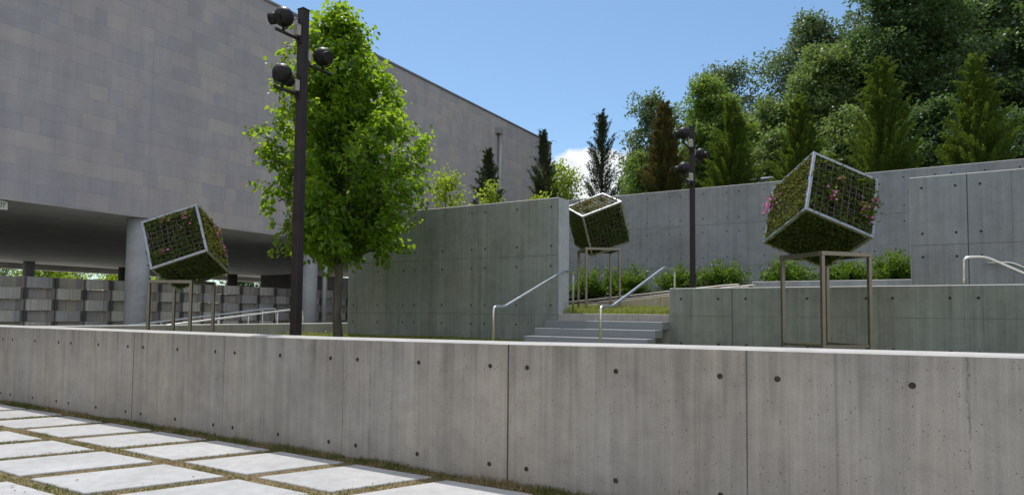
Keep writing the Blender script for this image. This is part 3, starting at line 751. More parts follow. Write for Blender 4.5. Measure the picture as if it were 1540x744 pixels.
# ------------------------------------------------------------------ the big building
def build_building():
    x0, x1, y0, y1, zs, zr = -43.3, -18.05, -26.0, 35.3, 4.12, 11.92
    t = thing('gallery_building', (x1, 5.0, 0.48), 'huge windowless limestone-clad building raised on round columns', 'building')
    mb = MB()
    def quad(p): mb.poly(p)
    joints = [y for y in (-7.2, 1.6, 10.52, 19.4, 28.9)]
    ys = sorted([y0, y1] + [j - .012 for j in joints] + [j + .012 for j in joints])
    for a, b in zip(ys, ys[1:]):
        d = .006 if abs((a + b) / 2 - min(joints, key=lambda q: abs(q - (a + b) / 2))) < .01 else 0
        mb.poly([(x1 - d, a, zs), (x1 - d, b, zs), (x1 - d, b, zr), (x1 - d, a, zr)])
        if d:
            for q in (a, b): mb.poly([(x1, q, zs), (x1 - d, q, zs), (x1 - d, q, zr), (x1, q, zr)])
    quad([(x1, y1, zs), (x0, y1, zs), (x0, y1, zr), (x1, y1, zr)]); quad([(x0, y0, zs), (x1, y0, zs), (x1, y0, zr), (x0, y0, zr)])
    quad([(x0, y1, zs), (x0, y0, zs), (x0, y0, zr), (x0, y1, zr)])
    mb.build('clad_wall', M['clad'], t)
    mb = MB(); mb.box(((x0 + x1) / 2, (y0 + y1) / 2, zr + .02), ((x1 - x0) / 2 - .3, (y1 - y0) / 2 - .3, .02)); mb.build('roof', M['coping'], t)
    mb = MB()
    mb.box((x1 - .15, (y0 + y1) / 2, zr + .04), (.19, (y1 - y0) / 2 + .04, .05), bev=.01); mb.box((x0 + .15, (y0 + y1) / 2, zr + .06), (.20, (y1 - y0) / 2 + .05, .07))
    mb.box(((x0 + x1) / 2, y1 - .15, zr + .06), ((x1 - x0) / 2 - .21, .20, .07)); mb.build('coping', M['coping'], t)
    mb = MB(); mb.box(((x0 + x1) / 2, (y0 + y1) / 2, zs + .06), ((x1 - x0) / 2 - .03, (y1 - y0) / 2 - .03, .055)); mb.build('soffit', M['soffit'], t)
    # columns: front row and a row deep in the undercroft
    for y in (-8.11, -1.91, 4.29, 10.49, 16.72, 22.95, 29.15):
        c = MB(); n = 32
        c.tube([(x1 - .36, y, .4), (x1 - .36, y, 2.0), (x1 - .36, y, zs + .003)], .30, n); c.build('column', M['column'], t)
    for y in (4.8, 11.0, 17.2, 22.3, 29.8, 36.5):
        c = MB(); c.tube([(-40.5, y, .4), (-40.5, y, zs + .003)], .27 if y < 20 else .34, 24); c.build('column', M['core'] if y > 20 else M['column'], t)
    # rain pipe at the second visible column and scupper with pipe on the far facade
    c = MB(); c.tube([(x1 - .05, 17.2, .45), (x1 - .05, 17.2, zs)], .09, 16); c.build('rain_pipe', M['downpipe'], t)
    c = MB(); c.box((x1 + .12, 29.0, 11.15), (.13, .20, .16), bev=.01); s = c.build('scupper', M['downpipe'], t)
    c = MB(); c.tube([(x1 + .11, 29.12, 11.0), (x1 + .11, 29.12, 5.0)], .10, 14); c.build('rain_pipe', M['downpipe'], t)
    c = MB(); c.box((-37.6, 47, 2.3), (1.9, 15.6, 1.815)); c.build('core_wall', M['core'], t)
    # beam along the far edge
    c = MB(); c.box((x0 + .35, (y0 + y1) / 2 + 8, zs - .16), (.34, (y1 - y0) / 2 + 12, .15)); c.build('edge_beam', M['soffit'], t)
build_building()

def build_exit_sign():
    x, y1, z1 = -18.22, 7.235, 4.115
    t = thing('exit_sign', (x, y1 - .17, z1 - .12), 'white exit sign with green letters hanging under the building edge', 'sign')
    mb = MB(); mb.box((x, y1 - .17, z1 - .125), (.025, .17, .095), bev=.008); mb.build('sign_box', M['sign_white'], t)
    mb = MB(); mb.box((x, y1 - .17, z1 - .014), (.03, .10, .014)); mb.build('hanger', M['sign_white'], t)
    cu = bpy.data.curves.new('lettering', 'FONT'); cu.body = 'EXIT'; cu.size = .15; cu.extrude = .002; cu.align_x = 'CENTER'; cu.align_y = 'CENTER'; cu.offset = .003
    tmp = bpy.data.objects.new('lettering_curve', cu); COL.objects.link(tmp)
    bpy.context.view_layer.update()
    me = bpy.data.meshes.new_from_object(tmp.evaluated_get(bpy.context.evaluated_depsgraph_get()))
    bpy.data.objects.remove(tmp)
    me.materials.clear(); me.materials.append(M['sign_green'])
    o = bpy.data.objects.new('lettering', me); COL.objects.link(o); o.parent = t
    o.location = (.0275, 0, -.005); o.rotation_euler = (math.pi / 2, 0, math.pi / 2); o.scale = (.78, 1, 1)
build_exit_sign()

def build_screen():
    """basket-weave screen: each strip swings in front of and behind a row of uprights"""
    x0, y0, y1, zt, rh = -20.0, -8.0, 24.0, 2.425, 0.302
    t = thing('woven_screen', (x0, 10, .48), 'woven screen wall of grey and brown bent panels across the undercroft', 'screen wall')
    per = 1.48
    prof = [(0.0, .15), (.40, .15), (.47, .06), (.53, -.085), (.86, -.085), (.93, .04), (1.0, .15)]
    prng = random.Random(2)
    prof = [(0.0, .06), (.10, .082), (.20, .09), (.30, .082), (.40, .06), (.475, -.01), (.54, -.065), (.70, -.075), (.86, -.065), (.93, -.01), (1.0, .06)]
    for r in range(7):
        zb = zt - (r + 1) * rh; za = zb + rh - .007
        if zb < .46: zb = .46
        if za - zb < .05: continue
        mb = MB(); ph = 0.0 if r % 2 == 0 else per / 2
        for k in range(-1, 24):
            ys = 8.45 - 12 * per + k * per + ph
            fm = prng.choice((0, 0, 0, 1, 2)); bm_ = prng.choice((3, 3, 4, 5))
            for (f0, d0), (f1, d1) in zip(prof, prof[1:]):
                ya, yb = ys + f0 * per, ys + f1 * per
                mi = fm if f1 <= .401 else (bm_ if (f0 > .53 and f1 < .87) else 6)
                if mi == fm and f0 > .29: mi = prng.choice((fm, fm, 1, 3))
                if mi == bm_ and f0 < .6 and prng.random() < .4: mi = prng.choice((1, 4))
                A = [(x0 + d0, ya), (x0 + d1, yb), (x0 + d1 - .03, yb), (x0 + d0 - .03, ya)]
                mb.poly([(*A[0], zb), (*A[1], zb), (*A[1], za), (*A[0], za)], mi); mb.poly([(*A[2], zb), (*A[3], zb), (*A[3], za), (*A[2], za)], mi)
                mb.poly([(*A[0], za), (*A[1], za), (*A[2], za), (*A[3], za)], mi); mb.poly([(*A[3], zb), (*A[2], zb), (*A[1], zb), (*A[0], zb)], mi)
        mb.build('woven_strip', WOVEN, t)
    for k in range(-20, 24):
        y = 8.45 + (k + .48) * per / 2 + .375
        if y < y0 + .3 or y > y1: continue
        mb = MB(); mb.box((x0 + .02, y, 1.43), (.022, .042, .97)); mb.build('upright', M['woven_post'], t)
build_screen()

# ------------------------------------------------------------------ steps and handrails
def build_steps():
    t = thing('granite_steps', (-4.6, 10.5, 0.7), 'flight of grey granite steps between two concrete walls', 'steps')
    mb = MB(); mb.box((-4.56, 11.52, 1.10), (1.098, .118, .46), bev=.008); mb.build('landing_riser', M['wall_low'], t)
    for k in range(5):
        z = 1.428 - .137 * k; yf = 11.0 - .39 * k
        mb = MB(); dep = .42 if k else .40
        mb.box((-4.61, yf + dep / 2 - .001, z - .07), (1.14, dep / 2 - .002, .0685), bev=.006); mb.build('step', M['granite'], t)
        mb = MB(); mb.box((-4.65, yf + .27, z - .30), (.85, .13, .155)); mb.build('step_support', M['core'], t)
build_steps()

def bend(pts, rad_=.09, n=6):
    """rounds the corners of a polyline"""
    pts = [Vector(p) for p in pts]; out = [pts[0]]
    for a, b, c in zip(pts, pts[1:], pts[2:]):
        r = min(rad_, (a - b).length * .45, (c - b).length * .45)
        p = b + (a - b).normalized() * r; q = b + (c - b).normalized() * r
        for i in range(n + 1):
            f = i / n; out.append(p * (1 - f) ** 2 + b * 2 * f * (1 - f) + q * f * f)
    out.append(pts[-1]); return out

def build_handrails():
    G = 'steel handrails'
    # beside the steps
    mb = MB(); x = -5.5
    mb.tube(bend([(x, 8.78, .70), (x, 8.78, 1.655), (x, 9.12, 1.66), (x, 11.3, 2.37), (x, 11.74, 2.37), (x, 11.74, 1.54)]), .021, 12)
    tag(mb.build('handrail', M['steel'], None, (x, 8.78, .70)), 'bent steel handrail in front of the tall green-grey wall left of the steps', 'handrail', G)
    mb = MB(); x = -3.5
    mb.tube(bend([(x, 8.35, .70), (x, 8.35, 1.655), (x, 8.77, 1.66), (x, 11.2, 2.375), (x, 11.83, 2.375), (x, 11.83, 1.54)]), .021, 12)
    tag(mb.build('handrail', M['steel'], None, (x, 8.35, .70)), 'bent steel handrail rising over the middle of the granite steps to the half-height wall', 'handrail', G)
    # right-hand stair
    mb = MB(); y = 11.9
    mb.tube(bend([(.88, y, 1.5), (.88, y, 2.45), (1.15, y, 2.455), (3.6, y, 1.05), (3.9, y, 1.05), (3.9, y, .4)]), .022, 12)
    tag(mb.build('handrail', M['steel'], None, (.88, y, 1.5)), 'bright bent steel handrail standing behind the half-height wall at the right edge', 'handrail', G)
    mb = MB(); y = 12.9
    mb.tube(bend([(1.25, y, 2.425), (1.58, y, 2.43), (4.0, y, 1.05)]), .02, 12)
    for xx in (1.75, 3.2): mb.tube([(xx, y, 2.43 - (xx - 1.58) * .57), (xx, 13.0, 2.38 - (xx - 1.58) * .57)], .01, 8)
    tag(mb.build('handrail', M['steel'], None, (1.25, y, 2.4)), 'dull steel handrail fixed to the tall blue-grey wall at the right edge', 'handrail', G)
    # lower ramp on the left
    x = -13.72
    t = thing('handrail', (x, 10, .9), 'nearer of the two ramp handrails, standing just behind the low wall on the left', 'handrail', G)
    k = 13.72 / 13.4
    P = lambda yy, zz: (x, yy * k, 1.55 + (zz - 1.55) * k)
    mb = MB(); mb.tube(bend([P(6.6, 1.02), P(8.33, 1.235), P(11.6, 1.595), P(11.98, 1.61), P(12.03, 1.0)], .07), .021, 12); mb.build('rail', M['steel'], t)
    for yy, zz in ((7.2, 1.09), (8.72, 1.28), (9.52, 1.365), (10.33, 1.455), (11.19, 1.55)):
        mb = MB(); a = P(yy, zz); mb.tube([(a[0], a[1], .6), (a[0], a[1], a[2])], .016, 10); mb.build('post', M['steel'], t)
    x2 = -14.9
    t = thing('handrail', (x2, 10, .9), 'farther of the two ramp handrails on the left, in front of the woven screen', 'handrail', G)
    k2 = 14.9 / 14.6
    P2 = lambda yy, zz: (x2, yy * k2, 1.55 + (zz - 1.55) * k2)
    mb = MB(); mb.tube(bend([P2(6.9, 1.06), P2(8.27, 1.22), P2(11.8, 1.615), P2(12.12, 1.625), P2(12.16, 1.2)], .07), .021, 12); mb.build('rail', M['steel'], t)
    for yy, zz in ((7.4, 1.11), (8.9, 1.285), (10.4, 1.45), (11.7, 1.59)):
        mb = MB(); a = P2(yy, zz); mb.tube([(a[0], a[1], .5), (a[0], a[1], a[2])], .016, 10); mb.build('post', M['steel'], t)
    # upper ramp behind the grass
    y = 16.1
    t = thing('handrail', (-7, y, 1.8), 'nearer sloping handrail along the top of the sandy upper ramp wall', 'handrail', G)
    za = lambda xx: 1.88 + (xx + 7.57) * .0955
    mb = MB(); mb.tube(bend([(-9.6, y, za(-9.6)), (-3.6, y, za(-3.6)), (-3.2, y, 2.285), (-3.15, y, 2.1)], .06), .02, 12); mb.build('rail', M['steel_dull'], t)
    for xx in (-8.6, -7.7, -6.65, -5.75, -4.86, -3.95):
        mb = MB(); zw = 1.33 + .107 * (xx + 11.5); mb.tube([(xx, y, zw - .02), (xx, y, za(xx))], .014, 8); mb.build('post', M['steel_dull'], t)
    y = 17.05
    t = thing('handrail', (-7, y, 1.8), 'farther handrail of the upper ramp, close in front of the shrubs, ending farther right', 'handrail', G)
    zb = lambda xx: 1.86 + (xx + 7.47) * .105 * (1 if xx < -3.85 else 1)
    mb = MB(); mb.tube(bend([(-9.6, y, zb(-9.6)), (-3.85, y, zb(-3.85)), (-3.02, y, 2.31), (-2.97, y, 2.1)], .06), .02, 12); mb.build('rail', M['steel_dull'], t)
    for xx in (-8.6, -7.2, -5.8, -4.4, -3.4):
        mb = MB(); zz = zb(xx) - .01; mb.tube([(xx, y, zz - .6), (xx, y, min(zz, 2.29))], .014, 8); mb.build('post', M['steel_dull'], t)
build_handrails()

def build_plate():
    t = thing('wall_plate', (-13.195, 12.58, 1.04), 'small blue-grey plate on the low wall beside the tree trunk', 'wall plate')
    mb = MB(); mb.box((-13.185, 12.58, 1.04), (.012, .065, .055), bev=.004); mb.build('plate', M['plate'], t)
    mb = MB(); mb.box((-13.172, 12.58, 1.045), (.002, .05, .012)); mb.box((-13.172, 12.58, 1.015), (.002, .05, .008)); mb.build('marking', M['sign_white'], t)
build_plate()

# ------------------------------------------------------------------ lamp posts with globe spotlights
def light_post(loc, ztop, half, label, arms, key):
    x, y, z = loc
    t = thing('light_post', loc, label, 'light post', 'posts with globe spotlights')
    mb = MB(); mb.box((x, y, (z + ztop) / 2), (half, half, (ztop - z) / 2), bev=.008); mb.build('post', M['pole'], t)
    mb = MB(); mb.box((x, y, ztop + .006), (half + .006, half + .006, .006)); mb.build('cap', M['pole'], t)
    mb = MB(); mb.box((x + half + .004, y + .01, z + .75), (.004, .04, .10)); mb.build('hand_hole_cover', M['pole'], t)
    mb = MB(); mb.box((x, y - half - .02, z + .35), (.035, .02, .07), bev=.005); mb.build('socket_box', M['black'], t)
    for (za, sgn, ln, dist, br, aim) in arms:
        mb = MB()
        mb.tube([(x, y + sgn * half * .9, za), (x, y + sgn * (half + ln), za)], .024, 12)
        mb.box((x, y + sgn * (half + .012), za), (.05, .012, .05)); mb.build('arm', M['pole'], t)
        c = Vector((x, y + sgn * (half + dist), za + br + .085))
        aim_v = Vector(aim).normalized()
        mb = MB(); mb.sphere(c, br)
        mb.tube([c + aim_v * br * .55, c + aim_v * br * 1.5], br * .58, 24)
        mb.tube([c + aim_v * br * 1.5, c + aim_v * br * 1.49, c + aim_v * br * 0.9], [br * .58, br * .50, br * .50], 24, 0, False)
        mb.tube([c + Vector((0, 0, br * .98)), c + Vector((0, 0, br * 1.05))], br * .18, 12)
        head = mb.build('spotlight_head', M['black'], t)
        mb = MB(); mb.tube([c + aim_v * br * .92, c + aim_v * br * 1.40], br * .48, 20)
        mb.build('lens', M['lens'], head)
        # yoke and stem
        side = aim_v.cross(Vector((0, 0, 1))).normalized()
        pts = [c + side * (br * 1.09) * math.cos(a) - Vector((0, 0, br * 1.14)) * math.sin(a) for a in [math.pi * i / 14 for i in range(15)]]
        mb = MB(); mb.tube(pts, .011, 8)
        mb.tube([c - Vector((0, 0, br * 1.14)), Vector((c.x, c.y, za + .02))], .022, 12); mb.build('yoke', M['black'], head)
        bx = MB(); bx.box((x, y + sgn * (half + .045), za + .13), (.04, .040, .085), bev=.006); bx.build('junction_box', M['box'], t)
        cab = MB()
        cab.tube(bend([c + Vector((0, -sgn * br * .9, br * .1)), c + Vector((0, -sgn * br * 1.35, br * .25)), Vector((x + .02, y + sgn * (half + .03), za + .33)), Vector((x + .02, y + sgn * (half + .02), za + .02))], .08), .008, 6)
        cab.build('cable', M['black'], t)

def build_posts():
    arms = [(5.67, -1, .446, .305, .145, (-.90, -.42, -.10)), (5.34, 1, .52, .342, .145, (.93, -.30, -.32)), (4.82, -1, .446, .305, .145, (-.30, .93, -.25))]
    light_post((-7.75, 6.81, .75), 6.15, .064, 'taller dark light post with three globe spotlights in front of the broad-leaved tree', arms, 0)
    d = .36
    arms2 = [(5.24, -1, .75, .618, .134, (-.90, -.42, -.12)), (5.09, 1, .80, .675, .134, (.95, -.15, -.3)), (4.48, -1, .75, .618, .134, (-.92, -.38, -.2))]
    light_post((-3.89, 14.53, 1.6), 5.77, .052, 'shorter dark light post with three globe spotlights beyond the half-height wall', arms2, 1)
build_posts()

# ------------------------------------------------------------------ planted cubes on stands
def planted_cube(base, yaw, ztop, cen, R, faces, label, seed):
    """faces: for each of the six sides (density, protrusion, material key, leaf size); flowers: list of (side, u, v, n, spread)"""
    R = np.array(R); cen = np.array(cen, float); rng = np.random.default_rng(seed)
    t = thing('planted_cube', base, label, 'planted sculpture', 'planted steel cubes on four-legged stands')
    Rm = Matrix(R.tolist())
    W = lambda p: tuple(cen + R @ np.array(p))
    # stand
    hs = .41 - .024; q = .024
    Y = Matrix.Rotation(rad(yaw), 3, 'Z')
    bx, by, bz = base
    def S(px, py, z): v = Y @ Vector((px, py, 0)); return (bx + v.x, by + v.y, z)
    for sx, sy in ((-1, -1), (1, -1), (1, 1), (-1, 1)):
        mb = MB(); mb.box(S(sx * hs, sy * hs, (bz + ztop - .058) / 2), (q, q, (ztop - .058 - bz) / 2), 0, Y, .003); mb.build('leg', M['stand'], t)
    mb = MB()
    for s in (-1, 1):
        mb.box(S(s * hs, 0, ztop - .029), (q + .001, hs + q + .001, .029), 0, Y, .003)
        mb.box(S(0, s * hs, ztop - .0295), (hs - q - .002, q, .0285), 0, Y, .003)
    mb.build('stand_frame', M['stand'], t)
    mb = MB()
    for s in (-1, 1):
        mb.box(S(s * hs, 0, bz + .155), (.012, hs - q - .001, .016), 0, Y); mb.box(S(0, s * hs, bz + .155), (hs - q - .001, .012, .016), 0, Y)
    mb.build('base_rail', M['stand'], t)
    # cube frame: twelve square tubes
    mb = MB(); e = .5; w = .022
    for ax in range(3):
        for i in (-1, 1):
            for j in (-1, 1):
                c = [0, 0, 0]; c[(ax + 1) % 3] = i * (e - w); c[(ax + 2) % 3] = j * (e - w)
                h = [w, w, w]; h[ax] = (e - 2 * w) if ax else e
                if ax == 1: h[ax] = e - 2 * w
                mb.box(W(c), h, 0, Rm, .004)
    mb.build('cube_frame', M['frame'], t)
    mb = MB(); mb.box(W((0, 0, 0)), (.435, .435, .435), 0, Rm); mb.build('soil_core', M['soil'], t)
    P_, D_, N_, S_ = {}, {}, {}, {}
    for ax in range(3):
        for s in (-1, 1):
            key = (ax, s); dens, prot, mk, ls, wire = faces[key]
            a1, a2 = (ax + 1) % 3, (ax + 2) % 3
            def L(u, v, d):
                p = [0, 0, 0]; p[ax] = s * (e - .012 + d); p[a1] = u; p[a2] = v; return p
            mb = MB(); nb = 9
            for i in range(1, nb + 1):
                u = -.476 + .952 * i / (nb + 1)
                for a_, b_, d in ((a1, a2, 0), (a2, a1, .0068)):
                    h = [0, 0, 0]; h[ax] = wire; h[a_] = wire; h[b_] = .472
                    c = [0, 0, 0]; c[ax] = s * (e - .014 + d); c[a_] = u
                    mb.box(W(c), h, 0, Rm)
            mb.build('grid_panel', M['grid'], t)
            n = int(3000 * dens * 1.6)
            u = rng.uniform(-.47, .47, n); v = rng.uniform(-.47, .47, n)
            f = np.sin(u * 11 + rng.uniform(0, 6) + 2 * np.sin(v * 7)) * np.sin(v * 13 + rng.uniform(0, 6) + 1.5 * np.sin(u * 9))
            g = np.sin(u * 5 + rng.uniform(0, 6)) * np.sin(v * 6 + rng.uniform(0, 6))
            k = rng.uniform(size=n) < np.clip(.45 + .45 * f + .35 * g + .4 * (dens - .6), .06, 1)
            u, v, f = u[k], v[k], f[k]; n = len(u)
            d = -.075 + rng.uniform(0, 1, n) * (.075 + prot * (1 + .6 * f))
            loc = np.zeros((n, 3)); loc[:, ax] = s * (e - .012 + d); loc[:, a1] = u; loc[:, a2] = v
            nn = np.zeros(3); nn[ax] = s; nw = R @ nn
            dirs = nw * rng.uniform(.1, 1.0, (n, 1)) + rng.normal(0, .6, (n, 3)) + np.array([0, 0, .35])
            nr = nw + rng.normal(0, .6, (n, 3)) + np.array([0, 0, .5])
            P_.setdefault(mk, []).append(cen + loc @ R.T); D_.setdefault(mk, []).append(dirs); N_.setdefault(mk, []).append(nr); S_.setdefault(mk, []).append(rng.uniform(.6, 1.35, n) * ls)
    for mk in P_:
        stuff(leaves_mesh('foliage', np.concatenate(P_[mk]), np.concatenate(D_[mk]), np.concatenate(N_[mk]), np.concatenate(S_[mk]), LEAF_SIMPLE, M[mk], t))
    return t, W, R, cen, rng

def flower_cluster(t, R, cen, rng, key, u, v, n, sp, leafy=True):
    """a cluster of small five-petalled flowers on one side, in frame coordinates -0.5..0.5"""
    ax, s = key; a1, a2 = (ax + 1) % 3, (ax + 2) % 3
    nn = np.zeros(3); nn[ax] = s; nw = R @ nn
    for i in range(n):
        P, D, N, S = [], [], [], []
        loc = np.zeros(3); loc[a1] = u + rng.normal(0, sp); loc[a2] = v + rng.normal(0, sp * .7); loc[ax] = s * (.5 + rng.uniform(.02, .09))
        c = cen + R @ loc
        f = norm(nw + rng.normal(0, .5, 3) + np.array([0, 0, .5]))
        a = norm(np.cross(f, [0.3, .2, .9])); b = np.cross(f, a); r = rng.uniform(.014, .023)
        for q in range(5):
            an = q * 2 * np.pi / 5
            P.append(c); D.append(a * np.cos(an) + b * np.sin(an) + f * .2); N.append(f); S.append(r * 1.15)
        leaves_mesh('flower', np.array(P), np.array(D), np.array(N), np.array(S), (LEAF_QUAD[0] * np.array([1.25, 1, 1]), LEAF_QUAD[1]), M['petal'], t)
    if leafy:
        m = int(n * 9); loc = np.zeros((m, 3)); loc[:, a1] = u + rng.normal(0, sp * 1.1, m); loc[:, a2] = v + rng.normal(0, sp * .9, m); loc[:, ax] = s * (.47 + rng.uniform(0, .09, m))
        stuff(leaves_mesh('foliage', cen + loc @ R.T, nw + rng.normal(0, .6, (m, 3)), nw + rng.normal(0, .6, (m, 3)) + np.array([0, 0, .4]), rng.uniform(.03, .055, m), LEAF_SIMPLE, M['sedum'], t))

def build_cubes():
    lush = (1.7, .022, 'sedum_light', .036, .0020)
    dark = (1.4, .014, 'sedum', .038, .0020)
    patchy = (.95, .014, 'sedum', .038, .0024)
    bare = (.34, .012, 'sedum', .038, .0046)
    back = (.6, .03, 'sedum', .045, .0030)
    # right, nearest
    F = {(0, -1): lush, (0, 1): back, (1, -1): patchy, (1, 1): back, (2, -1): (1.8, .014, 'sedum', .038, .0015), (2, 1): dark}
    R = [[0.7615, -0.6455, 0.0583], [0.5365, 0.6783, 0.5021], [-0.3636, -0.3511, 0.8628]]
    t, W, Rn, c, rng = planted_cube((-.854, 10.06, 1.0), 91.9 + 45, 2.414, (-.911, 10.06, 3.014), R, F, 'largest planted steel cube, bushy left side, pink flowers, in front of the half-height wall', 11)
    # side (1,-1): a1 = z, a2 = x ; side (0,-1): a1 = y, a2 = z
    for (u, v, n, sp) in ((-.13, -.16, 14, .05), (-.16, .34, 26, .08), (.20, -.08, 3, .03), (.05, .44, 8, .05)): flower_cluster(t, Rn, c, rng, (1, -1), u, v, n, sp)
    flower_cluster(t, Rn, c, rng, (0, -1), .34, .12, 26, .08, False); flower_cluster(t, Rn, c, rng, (0, -1), .44, .0, 8, .05, False)
    # left
    F = {(0, -1): (1.05, .012, 'sedum', .038, .0021), (0, 1): back, (1, -1): (1.7, .024, 'sedum_light', .036, .0018), (1, 1): back, (2, -1): (1.3, .008, 'sedum', .038, .0022), (2, 1): dark}
    R = [[-0.4768, -0.7375, -0.4784], [0.8127, -0.5772, 0.0798], [-0.335, -0.3507, 0.8745]]
    t, W, Rn, c, rng = planted_cube((-11.29, 7.27, .70), 71.7 + 45, 2.09, (-11.198, 7.27, 2.692), R, F, 'planted steel cube farthest left, before the round columns, grid over dark leaves', 12)
    for (u, v, n, sp) in ((.08, .36, 9, .05), (-.28, .33, 5, .04), (-.30, .22, 4, .04), (-.22, .1, 3, .05), (.25, -.28, 8, .05)): flower_cluster(t, Rn, c, rng, (0, -1), u, v, n, sp)
    for (u, v, n, sp) in ((.30, -.05, 10, .06), (.16, .12, 16, .08), (-.1, .32, 10, .07)): flower_cluster(t, Rn, c, rng, (1, -1), u, v, n, sp, False)
    # middle, upper terrace
    F = {(0, -1): dark, (0, 1): back, (1, -1): (1.4, .014, 'sedum', .038, .0028), (1, 1): back, (2, -1): dark, (2, 1): (.6, .02, 'sedum_light', .042, .0048)}
    R = [[0.7032, -0.7107, -0.0193], [0.6019, 0.6095, -0.5159], [0.3785, 0.3512, 0.8564]]
    t, W, Rn, c, rng = planted_cube((-5.91, 13.99, 1.66), 82.5 + 45, 3.048, (-5.941, 13.995, 3.634), R, F, 'planted steel cube on the upper terrace with bright gridded top, beside the tall wall', 13)
    for (u, v, n, sp) in ((-.25, -.25, 12, .06), (-.05, .2, 14, .07), (.25, .05, 6, .04), (-.35, .1, 6, .04)): flower_cluster(t, Rn, c, rng, (2, 1), u, v, n, sp)
build_cubes()

# ------------------------------------------------------------------ plants
UP = np.array([0, 0, 1.0])
def poly_point(pl, t):
    n = len(pl) - 1; i = min(int(t * n), n - 1); f = t * n - i
    return pl[i] * (1 - f) + pl[i + 1] * f

def broadleaf(name, label, base, H, trunk_r, prof, crown0, n_prim, n_twig, n_leaf, leaf, mat, bark, seed, template=LEAF_SIMPLE, twig=.5, rise=.9, group=None, cat='tree', spread=.08, fork=0, droop=.15, flat=1.0, clump=0.0):
    """trunk, limbs, twigs with leaves; prof(t) is the crown radius at the height fraction t between crown0 and H"""
    rng = np.random.default_rng(seed)
    t = thing(name, base, label, cat, group); b = np.array(base, float)
    br = MB()
    top = b + np.array([rng.normal(0, .02) * H, rng.normal(0, .02) * H, H * .95])
    K = 9; trunk = [b + (top - b) * i / K + np.array([rng.normal(0, .008) * H, rng.normal(0, .008) * H, 0]) * (0 if i == 0 else 1) for i in range(K + 1)]
    br.tube([b - UP * .1] + trunk[1:], [trunk_r * (1.15 if i == 0 else (1 - .88 * i / K)) for i in range(K + 1)], 10)
    P, D, N, S = [], [], [], []
    for i in range(n_prim):
        f = (i + rng.uniform(0, 1)) / n_prim                       # fraction of crown height where the limb ends
        zt = crown0 + (H - crown0) * f
        Rr = prof(f) * rng.uniform(.72, 1.0) if i % 4 else prof(f) * rng.uniform(.2, .6)
        az = i * 2.39996 + rng.uniform(-.4, .4)
        tip = np.array([b[0] + math.cos(az) * Rr, b[1] + math.sin(az) * Rr, b[2] + zt]); tip[:2] += (poly_point(trunk, min(1, zt / H))[:2] - b[:2])
        hs = max(crown0 * .85, zt - Rr * rise) / (H * .95)
        st = poly_point(trunk, min(.97, hs))
        mid = (st + tip) / 2 + np.array([0, 0, .10 * Rr]) + rng.normal(0, .05, 3) * Rr
        pl = [st, (st + mid) / 2 + rng.normal(0, .02, 3) * Rr, mid, (mid + tip) / 2 + rng.normal(0, .03, 3) * Rr, tip]
        r0 = trunk_r * .42 * (1 - .7 * hs)
        br.tube(pl, [r0, r0 * .8, r0 * .6, r0 * .4, r0 * .15], 6)
        out = norm(tip - st)
        for j in range(n_twig):
            tt = .25 + .75 * (j + rng.uniform(0, 1)) / n_twig
            s0 = poly_point(pl, tt)
            d = norm(out * .5 + rng.normal(0, .75, 3) * np.array([1, 1, flat]) + UP * .28)
            ln = twig * rng.uniform(.5, 1.15)
            e = s0 + d * ln - UP * droop * ln * .3
            br.tube([s0, (s0 + e) / 2 + UP * .03 * ln, e], [r0 * .22, r0 * .15, r0 * .06], 4, 0, False)
            m = n_leaf
            q = rng.uniform(.15, 1.05, m)[:, None]
            pts = s0 + (e - s0) * q + rng.normal(0, 1, (m, 3)) * spread
            if clump: pts = e + np.clip(rng.normal(0, 1, (m, 3)), -1.7, 1.7) * clump * np.array([1, 1, .75])
            rl = norm(rng.normal(0, 1, (m, 3)) + d * .8)
            P.append(pts); D.append(rl - UP * droop * 2); N.append(UP * 1.1 + rng.normal(0, .55, (m, 3)) + d * .2); S.append(leaf * rng.uniform(.6, 1.25, m))
    br.build('branches', bark, t)
    leaves_mesh('crown', np.concatenate(P), np.concatenate(D), np.concatenate(N), np.concatenate(S), template, mat, t)
    return t

